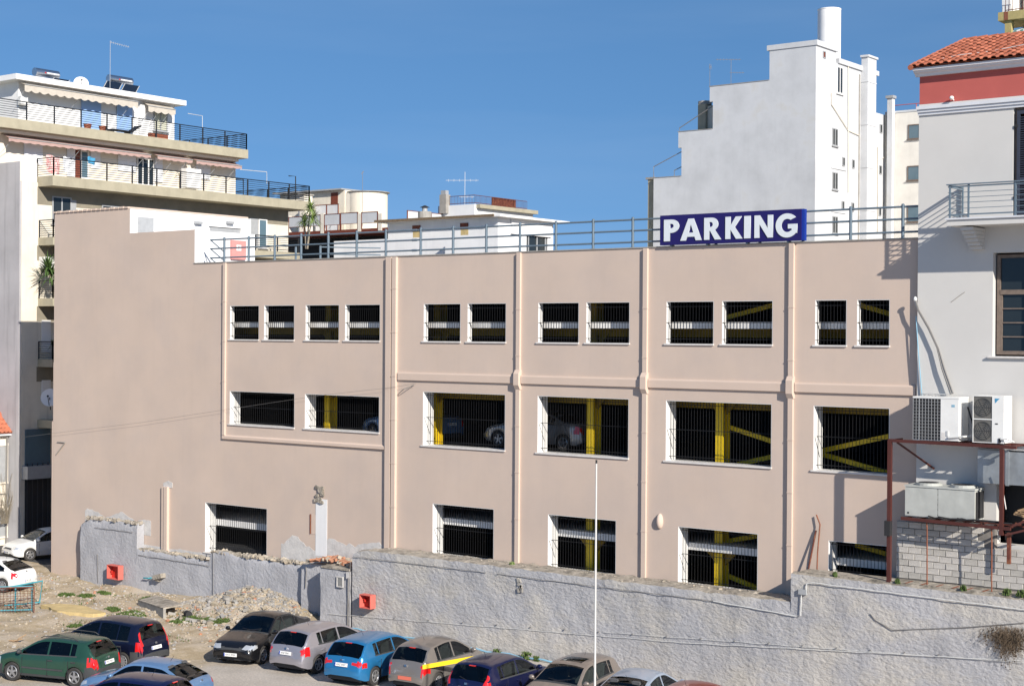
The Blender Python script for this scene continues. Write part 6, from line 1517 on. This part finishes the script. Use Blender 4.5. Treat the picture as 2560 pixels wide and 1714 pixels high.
    for i in range(7): m.tube([(X+.1+i*2.2, Y+11.8, p.z-1.2), (X+.1+i*2.2, Y+11.8, p.z+.02)], .03, 5)
    m.build('roof_railing', M['salmon'], g)
    # cylindrical water tank
    a, b = un(*s(1193, 150), 1, Y+5.5), un(*s(1322, 150), 1, Y+5.5); zt, zb = un(*s(1250, 66), 1, Y+5.5).z, 31.11
    t = thing('water_tank', 'white cylindrical water tank on top of the tall white block', 'water tank', ((a.x+b.x)/2, Y+5.5, zb)); r = (b.x-a.x)/2; cx = (a.x+b.x)/2
    MB().cyl((cx, Y+5.5), r, zb-.0, zt, 32).build('shell', M['white_paint'], t, smooth=50); m = MB(); m.cyl((cx, Y+5.5), r+.02, zt+.002, zt+.07, 32); m.build('rim', M['white_paint'], t, smooth=50)
    antenna('pole antenna at the left step of the tall white block', 1560+525/2.45, 160, 216, 1, Y+1, [(.85, -.05, .15, 0, 4, .25)], 'wire')
    antenna('T-shaped antenna with a wide crossbar on the tall white block', 1560+655/2.45, 148, 210, 1, Y+1, [(.98, -1.1, 0.7, 0, 8, .10), (.45, -.1, .95, 0, 5, .12)], 'wire')
build_tower()

def build_corner():
    Y = 30; p = lambda px, py: un(px, py, 1, Y)
    g = thing('balcony_block', 'weathered yellow-olive balcony corner with picket railing and green striped awning, top right', 'apartment building', (9, Y, 0))
    x0 = p(2495, 40).x; zt, zb = p(2495, 32).z, p(2495, 53).z
    MB().box(x0, 20, Y, Y+2.2, zb, zt).build('balcony_slab', M['ochre'], g)
    MB().box(x0+.3, x0+.62, Y+.12, Y+.5, 5, zb-.003).build('corner_pier', M['ochre'], g)
    MB().box(x0+.62, 20, Y+1.8, Y+8, 5, 33).build('wall', M['concrete'], g)
    MB().box(x0-.02, x0+.42, Y+.6, Y+2.5, zt, 33).build('upper_pier', M['white_wall'], g)
    picket_run(g, (x0+.35, Y+.08, zt), (20, Y+.08, zt), 1.05, .17, 'rust', r=.016)
    MB().box(x0+.3, x0+.5, Y-.01, Y-.002, zb, zt).build('rust_stain', M['rust_bright'], g)
    m = MB(); za = zb-.05
    for i in range(24):
        xa = x0+1.0+i*.16; m.face([(xa, Y+1.7, za), (xa+.16, Y+1.7, za), (xa+.0, Y-.2, za-.55), (xa-.16, Y-.2, za-.55)], i % 2); m.face([(xa-.16, Y-.2, za-.55), (xa, Y-.2, za-.55), (xa, Y-.2, za-.8), (xa-.16, Y-.2, za-.8)], i % 2)
    o = m.build('awning', [M['awning_green'], M['white_wall']], g, fix=False); MB().tube([(x0+.85, Y-.2, za-.55), (x0+.5, Y+.3, za-1.5)], .03, 5).build('awning_arm', M['wire_white'], o); MB().tube([(x0+1.5, Y+1.6, za), (x0+.4, Y-.2, za-1.1)], .03, 5).build('awning_arm', M['wire_white'], o)
build_corner()

# ------------------------------------------------------------------ yard clutter
def gpt(px, py, z=0):
    p = un(px, py, 2, z)
    for _ in range(4): p = un(px, py, 2, gz(p.x, p.y))
    return p
def build_clutter():
    r = random.Random(21)
    # loose stones
    m = MB(); ico = [(0, 0, 1), (.89, 0, .45), (.28, .85, .45), (-.72, .53, .45), (-.72, -.53, .45), (.28, -.85, .45), (.72, .53, -.45), (-.28, .85, -.45), (-.89, 0, -.45), (-.28, -.85, -.45), (.72, -.53, -.45), (0, 0, -1)]
    icf = [(0, 1, 2), (0, 2, 3), (0, 3, 4), (0, 4, 5), (0, 5, 1), (1, 6, 2), (2, 7, 3), (3, 8, 4), (4, 9, 5), (5, 10, 1), (6, 7, 2), (7, 8, 3), (8, 9, 4), (9, 10, 5), (10, 6, 1), (11, 7, 6), (11, 8, 7), (11, 9, 8), (11, 10, 9), (11, 6, 10)]
    def stones(n, xr, yr, smin, smax, mb, wt=None, mi=None):
        k = 0
        while k < n:
            x, y = r.uniform(*xr), r.uniform(*yr)
            if wt and r.random() > wt(x, y): continue
            k += 1; s = smin+(smax-smin)*r.random()**3.2; a = r.uniform(0, 6.28); e = (r.uniform(.7, 1.4), r.uniform(.6, 1.1), r.uniform(.4, .8)); z = gz(x, y)
            vs = []
            for v in ico:
                q = [v[t]*e[t]*s*r.uniform(.78, 1.2) for t in range(3)]
                vs.append((x+q[0]*math.cos(a)-q[1]*math.sin(a), y+q[0]*math.sin(a)+q[1]*math.cos(a), z+q[2]+s*.15))
            mb.raw(vs, icf, mi if mi is not None else (0 if r.random() < .6 else (1 if r.random() < .93 else 2)))
    dens = lambda x, y: (1.0 if y > -6 else .45)*(1 if x < -8 else .35)
    stones(5200, (-27, -5), (-13, -.5), .012, .085, m, dens)
    stones(1500, (-15.5, -8.5), (-5, -.5), .02, .12, m, None)
    stones(900, (-36, -26), (-9, 0), .01, .05, m, None)
    props(m.build('rubble_stones', [M['stone'], M['stone_grey'], M['brick_red']], fix=False), 'loose stones and broken masonry scattered over the dirt in front of the ruined wall', 'rubble', kind='stuff')
    def heap_w(x, y): return min(1, mound(x, y)*1.2)
    m2 = MB(); stones(1900, (-15.6, -8.6), (-3.6, -.35), .012, .12, m2, heap_w)
    props(m2.build('heap_stones', [M['heap_grey'], M['heap_brown'], M['brick_red']], fix=False), 'heap of grey broken masonry piled under the ground floor opening', 'rubble', kind='stuff')
    # weeds
    spots = [(168, 1488, .42, 'low green weed patch left of the yellowish slab'), (214, 1490, .34, 'small round weed under the left fire hose box'), (262, 1484, .3, 'dark green weed beside the foot of the ruined wall'),
             (330, 1532, .62, 'widest bright green weed patch left of the concrete wedge'), (283, 1523, .35, 'small weed patch above the navy people carrier'), (372, 1502, .35, 'weed tuft growing in front of the concrete wedge'),
             (478, 1546, .6, 'broad weed patch right of the black pot'), (545, 1556, .5, 'weed patch between the rubble and the black sedan'), (520, 1552, .4, 'flat grassy tuft beside the broad weed patch'),
             (188, 1566, .3, 'lone dry-edged weed on the pale gravel'), (440, 1556, .3, 'thin weed strand below the concrete wedge')]
    for i, (px, py, s, lab) in enumerate(spots):
        c = gpt(px, py); q = MB(); rr = random.Random(i)
        for k in range(420):
            a = rr.uniform(0, 6.28); d = s*1.15*math.sqrt(rr.random())*(.7+.5*mnoise.noise(Vector((math.cos(a)*2, math.sin(a)*2, i)))); x, y = c.x+d*math.cos(a)*1.3, c.y+d*math.sin(a)*.9
            z = gz(x, y)+.01; h = rr.uniform(.04, .15)*(1-.4*d/s); t = rr.uniform(0, 6.28); w = rr.uniform(.015, .04); lx, ly = rr.uniform(-.06, .06), rr.uniform(-.06, .06)
            q.face([(x-w*math.cos(t), y-w*math.sin(t), z+h*.3), (x+lx*.5, y+ly*.5, z), (x+w*math.cos(t), y+w*math.sin(t), z+h*.3), (x+lx, y+ly, z+h)])
        top('weed_patch', q, M['weed'], lab, 'weeds', 'weed patches on the dirt')
    q = MB(); rr = random.Random(99)
    for k in range(9000):
        x, y = rr.uniform(-26, -7), rr.uniform(-9, -1.2)
        if mnoise.noise(Vector((x*.55, y*.8, 11)))+.35*mnoise.noise(Vector((x*2, y*2, 4))) < .22: continue
        z = gz(x, y); h = rr.uniform(.03, .11); t = rr.uniform(0, 6.28); w = rr.uniform(.01, .03); lx, ly = rr.uniform(-.04, .04), rr.uniform(-.04, .04)
        q.face([(x-w*math.cos(t), y-w*math.sin(t), z), (x+w*math.cos(t), y+w*math.sin(t), z), (x+lx, y+ly, z+h)], 0 if rr.random() < .5 else 1)
    props(q.build('dry_grass', [M['weed'], M['dry']], fix=False), 'thin dry grass scattered in patches over the dirt', 'grass', kind='stuff')
    for px, py, s, lab in ((1245, 1632, .16, 'green weed at the wall foot above the dark blue hatchback, left'), (1318, 1643, .22, 'green weed at the wall foot left of the champagne car, larger one'), (1343, 1648, .13, 'small green weed at the wall foot close to the champagne car')):
        c = un(px, py, 1, -1.45); q = MB(); rr = random.Random(int(px))
        for k in range(120):
            a = rr.uniform(0, 6.28); d = s*rr.random(); x, y = c.x+d*math.cos(a), -1.5+d*.4*math.sin(a); z = rr.uniform(0, s*1.1); t = rr.uniform(0, 6.28); w = .03
            q.face([(x-w*math.cos(t), y-w*math.sin(t), z), (x+.02, y, z-.04), (x+w*math.cos(t), y+w*math.sin(t), z), (x, y+.01, z+.07)])
        top('wall_weed', q, M['weed'], lab, 'weeds', 'weeds at the foot of the grey wall')
    for px, py, s, lab in ((1280, 1413, .16, 'yellowish weed on the crest of the long grey wall'), (2056, 1447, .13, 'small dark weed on the wall cap beside the rusty bars'), (2212, 1465, .12, 'tiny weed on the wall cap left of the red post'), (2376, 1484, .15, 'dark weed on the wall cap under the middle of the block wall'), (2498, 1492, .2, 'green weed on the wall cap near the right rod'), (2528, 1499, .24, 'largest dark green weed on the wall cap at the right edge')):
        zc = 3.1 if px < 2000 else 4.07; c = un(px, py, 2, zc); c.y = max(c.y, -1.12); q = MB(); rr = random.Random(int(px))
        for k in range(130):
            a = rr.uniform(0, 6.28); d = s*.7*rr.random(); x, y = c.x+d*math.cos(a), c.y+d*.6*math.sin(a); z = zc+rr.uniform(-.02, s*.75)*(1-d/s*.5); t = rr.uniform(0, 6.28); w = .018
            q.face([(x-w*math.cos(t), y-w*math.sin(t), z), (x+.02, y, z-.04), (x+w*math.cos(t), y+w*math.sin(t), z), (x, y+.01, z+.07)])
        top('wall_weed', q, M['weed'] if px > 1300 else M['leaf_yellow'], lab, 'weeds', 'weeds on the wall caps')
    # hanging dry shrub at right
    c = un(2520, 1562, 1, -1.45); q = MB(); rr = random.Random(77)
    for k in range(330):
        u = rr.gauss(0, .30); x = c.x+u; z = c.z-.02-rr.random()*.35; y = -1.36; l = rr.uniform(.15, .75)*(1.1-abs(u)); pts = [(x, y, z)]
        for t in range(4): x += rr.uniform(-.11, .11); z -= l/4*rr.uniform(.3, 1.6); y -= rr.uniform(-.02, .07); pts.append((x, y, z))
        for a_, b_ in zip(pts, pts[1:]): q.face([a_, (a_[0]+.010, a_[1], a_[2]), (b_[0]+.007, b_[1], b_[2]), b_])
        for e in pts[2:]:
            if rr.random() < .7: w_ = rr.uniform(.02, .05); q.face([e, (e[0]+w_, e[1]-.02, e[2]+rr.uniform(-.03, .02)), (e[0]+w_*.6, e[1], e[2]-w_), (e[0]-.01, e[1]+.01, e[2]-w_*.7)])
    top('dry_shrub', q, M['dry'], 'brown dried-out shrub hanging down the grey wall at the right edge', 'shrub')
    # flagpole in front
    p = un(1491, 1158, 1, -12.5); b = un(1487, 1714, 1, -12.5)
    g = thing('flagpole', 'slim white pole standing in the lot in front of the garage', 'pole', (b.x, -12.5, 0))
    MB().tube([(b.x, -12.5, 0), (p.x, -12.5, p.z)], .034, 12, r2=.022).build('shaft', M['pole_white'], g, smooth=60); MB().tube([(p.x, -12.5, p.z+.002), (p.x, -12.5, p.z+.09)], .025, 8).build('tip', M['dark'], g)
    # barrier arm
    g = thing('barrier_arm', 'slanting yellow barrier arm lying across the side of the beige-grey small car', 'barrier', (2.9, -8.6, 0))
    a, b = un(1058, 1666, 1, -7.9), un(1205, 1640, 1, -6.6)
    m = MB(); n = Vector((0, 0, .07)); y = Vector((0, .03, 0)); A, B = a, b
    m.raw([A-n-y, A+n-y, A+n+y, A-n+y, B-n-y, B+n-y, B+n+y, B-n+y], [(0, 1, 2, 3), (7, 6, 5, 4), (0, 4, 5, 1), (1, 5, 6, 2), (2, 6, 7, 3), (3, 7, 4, 0)]); m.build('arm', M['barrier_yellow'], g)
    MB().box(B.x-.06, B.x+.06, B.y+.04, B.y+.16, 0, B.z+.05).build('post', M['barrier_yellow'], g)
    # blue pipe at the wall foot
    a, b = un(870, 1568, 1, -1.45), un(1385, 1655, 1, -1.45); pts = [(a.x+(b.x-a.x)*i/20, -1.47+.03*math.sin(i*1.3), .07+.03*math.sin(i*2.1)) for i in range(21)]
    top('water_pipe', MB().tube(pts, .035, 6), M['pipe_blue'], 'pale blue pipe lying along the foot of the long grey wall', 'pipe', smooth=True)
    # teal frame
    g = thing('metal_frame', 'teal painted welded metal frame and mesh gate lying at the left edge of the dirt', 'metal frame', tuple(gpt(40, 1520)))
    P = lambda x, y, z: gpt(x, y)+Vector((0, 0, z))
    m = MB(); k0, k1 = gpt(-30, 1530), gpt(80, 1527); up = Vector((0, 0, 1.05))
    for q in (k0, k1, k0.lerp(k1, .62)): m.tube([q, q+up], .035, 6)
    for z in (.06, 1.02): m.tube([k0+Vector((0, 0, z)), k1+Vector((0, 0, z))], .035, 6)
    m.build('frame', M['teal'], g)
    m = MB(); k2, k3 = k0+Vector((.1, .7, .4)), k1+Vector((-.7, 1.0, .4))
    m.tube([k2+up*.5, k3+up*.62, k3-Vector((.2, 0, .3))], .035, 6); m.tube([k2-Vector((0, 0, .2)), k3-Vector((.15, 0, .25))], .03, 6); m.build('bent_tube', M['teal'], g)
    m = MB(); off = Vector((.35, -.15, 0))
    for i in range(14): t = i/13; m.tube([k0.lerp(k1, t)+off, k0.lerp(k1, t)+up*.95+off], .008, 3)
    for i in range(10): z = Vector((0, 0, .1+i*.1)); m.tube([k0+z+off, k1+z+off], .008, 3)
    m.tube([k1+off, k1+off+up], .025, 5); m.tube([k0+off+up, k1+off+up], .025, 5); m.build('mesh_panel', M['rust'], g)
    # yellowish slab
    a, b = gpt(100, 1535), gpt(262, 1520); c = (a+b)/2; g_ = MB(); n = 16
    pts = [(c.x+1.75*math.cos(6.283*i/n)*(1+.12*math.sin(i*2.3)), c.y+.62*math.sin(6.283*i/n)*(1+.2*math.sin(i*1.7))) for i in range(n)]
    g_.prism(pts, 'z', c.z-.05, c.z+.12); top('foam_slab', g_, M['foam'], 'flat dirty yellow slab of insulation lying on the dirt', 'slab')
    # concrete wedge
    c = gpt(395, 1545); g_ = thing('concrete_trough', 'tilted broken concrete trough lying between the weeds', 'concrete block', tuple(c))
    a = gpt(345, 1512); b = gpt(408, 1546); d = (b-a); up = Vector((0, 0, .42)); back = Vector((.25, 1.0, .1))
    m = MB(); m.raw([a, b, b+up, a+up*.45, a+Vector((.05, .09, 0)), b+Vector((.05, .09, 0)), b+up+Vector((.05, .09, 0)), a+up*.45+Vector((.05, .09, 0))], [(0, 1, 2, 3), (7, 6, 5, 4), (0, 4, 5, 1), (1, 5, 6, 2), (2, 6, 7, 3), (3, 7, 4, 0)]); m.build('side_slab', M['concrete'], g_)
    m = MB(); A, B, C_, D_ = b+up*.9, b+back*.8+up*.9, a+back*.8+up*.5, a+up*.4; t = Vector((0, 0, .06)); m.raw([A, B, C_, D_, A+t, B+t, C_+t, D_+t], [(3, 2, 1, 0), (4, 5, 6, 7), (0, 1, 5, 4), (1, 2, 6, 5), (2, 3, 7, 6), (3, 0, 4, 7)]); m.build('top_slab', M['cap_concrete'], g_)
    # block lump on ruined wall and pipe stub
    c = un(398, 1440, 1, -.55); g_ = MB(); g_.obox((c.x, -.55, c.z), (.55, .3, .2), ry=-.25); g_.obox((c.x-.15, -.5, c.z-.12), (.3, .25, .16), ry=.2); top('broken_block', g_, M['cap_concrete'], 'broken concrete lump jutting from the ruined wall right of the fire box', 'concrete lump')
    c = un(368, 1445, 1, -.55); top('pipe_end', MB().tube([(c.x-.25, -.55, c.z), (c.x+.1, -.56, c.z+.02), (c.x+.1, -.40, c.z+.02)], .035, 6), M['teal'], 'short teal pipe end sticking out of the ruined wall', 'pipe')
    c = gpt(467, 1541); q = MB(); q.tube([c+Vector((0, 0, .13)), c+Vector((.28, -.12, .13))], .14, 12); top('black_pot', q, M['dark'], 'black plastic pot lying on its side in the dirt', 'pot')
    # timber scraps
    for i, (px, py, l, an, lab) in enumerate(((432, 1527, .8, .3, 'thin brown batten lying right of the concrete trough'), (42, 1606, .7, .5, 'curved splintered plank on the pale gravel at the far left'), (585, 1534, .7, .7, 'splintered plank at the foot of the rubble mound'),
                                     (700, 1478, .75, .6, 'splintered plank high on the rubble mound near the pier'), (703, 1430, .5, .2, 'small wooden offcut at the top of the rubble mound'))):
        c = gpt(px, py); q = MB()
        if i == 0: q.obox(c+Vector((0, 0, .1)), (l, .05, .09), rz=an, ry=-.1)
        else:
            for k in range(3): q.obox(c+Vector((-.2+.2*k, .04*k, .06+.09*k*k*.5)), (l*.5, .09, .03), rz=an, ry=-.25*k)
        top('timber_scrap', q, M['wood'], lab, 'plank', 'timber scraps on the dirt')
    # loose hollow bricks and slabs on the mound
    q = MB()
    for k in range(34):
        x, y = r.gauss(-11.8, 1.6), r.uniform(-4.2, -.9); q.obox((x, y, gz(x, y)+.06), (.3, .14, .12), rz=r.uniform(0, 3), rx=r.uniform(-.4, .4), ry=r.uniform(-.4, .4), m=k % 3)
    props(q.build('broken_bricks', [M['concrete'], M['heap_grey'], M['heap_brown']]), 'broken blocks strewn over the rubble mound below the ground floor opening', 'rubble', kind='stuff')
    # thin service wires
    def sag(label, pts, y, r_=.012, mt='wire'):
        P = [un(*p, 1, y) for p in pts]; out = []
        for a, b in zip(P, P[1:]):
            for i in range(8): out.append(a.lerp(b, i/8))
        out.append(P[-1]); top('service_wire', MB().tube(out, r_, 4), M[mt], label, 'wire')
    sag('long thin wire crossing the blank left part of the garage facade up to the pilaster', [(60, 1092), (137, 1082), (350, 1056), (560, 1024), (800, 988), (980, 968), (1040, 958)], -.15, .005)
    0 and sag('faint wire dropping from the pilaster towards the lower left of the facade', [(1040, 962), (1000, 990), (860, 1080), (700, 1130), (600, 1175)], -.04, .006, 'pink_trim')
    top('wall_hook', MB().tube([un(1035, 962, 1, -.02), un(1010, 972, 1, -.25), un(995, 985, 1, -.02)], .015, 4), M['wire'], 'small forked wire hook beside the tall pilaster', 'hook')
    # bare twigs in the lane
    q = MB(); rr = random.Random(5)
    for k in range(60):
        p0 = Vector((-36.4, 3.9+rr.uniform(-.2, .3), 1.2)); p1 = p0+Vector((rr.uniform(-.1, .3), rr.uniform(-1.2, .6), rr.uniform(.8, 2.8))); q.tube([p0, p0.lerp(p1, .5)+Vector((0, rr.uniform(-.1, .1), .1)), p1], .008, 3)
    top('bare_shrub', q, M['trunk'], 'thin leafless shrub against the corner house at the lane mouth', 'shrub')
build_clutter()
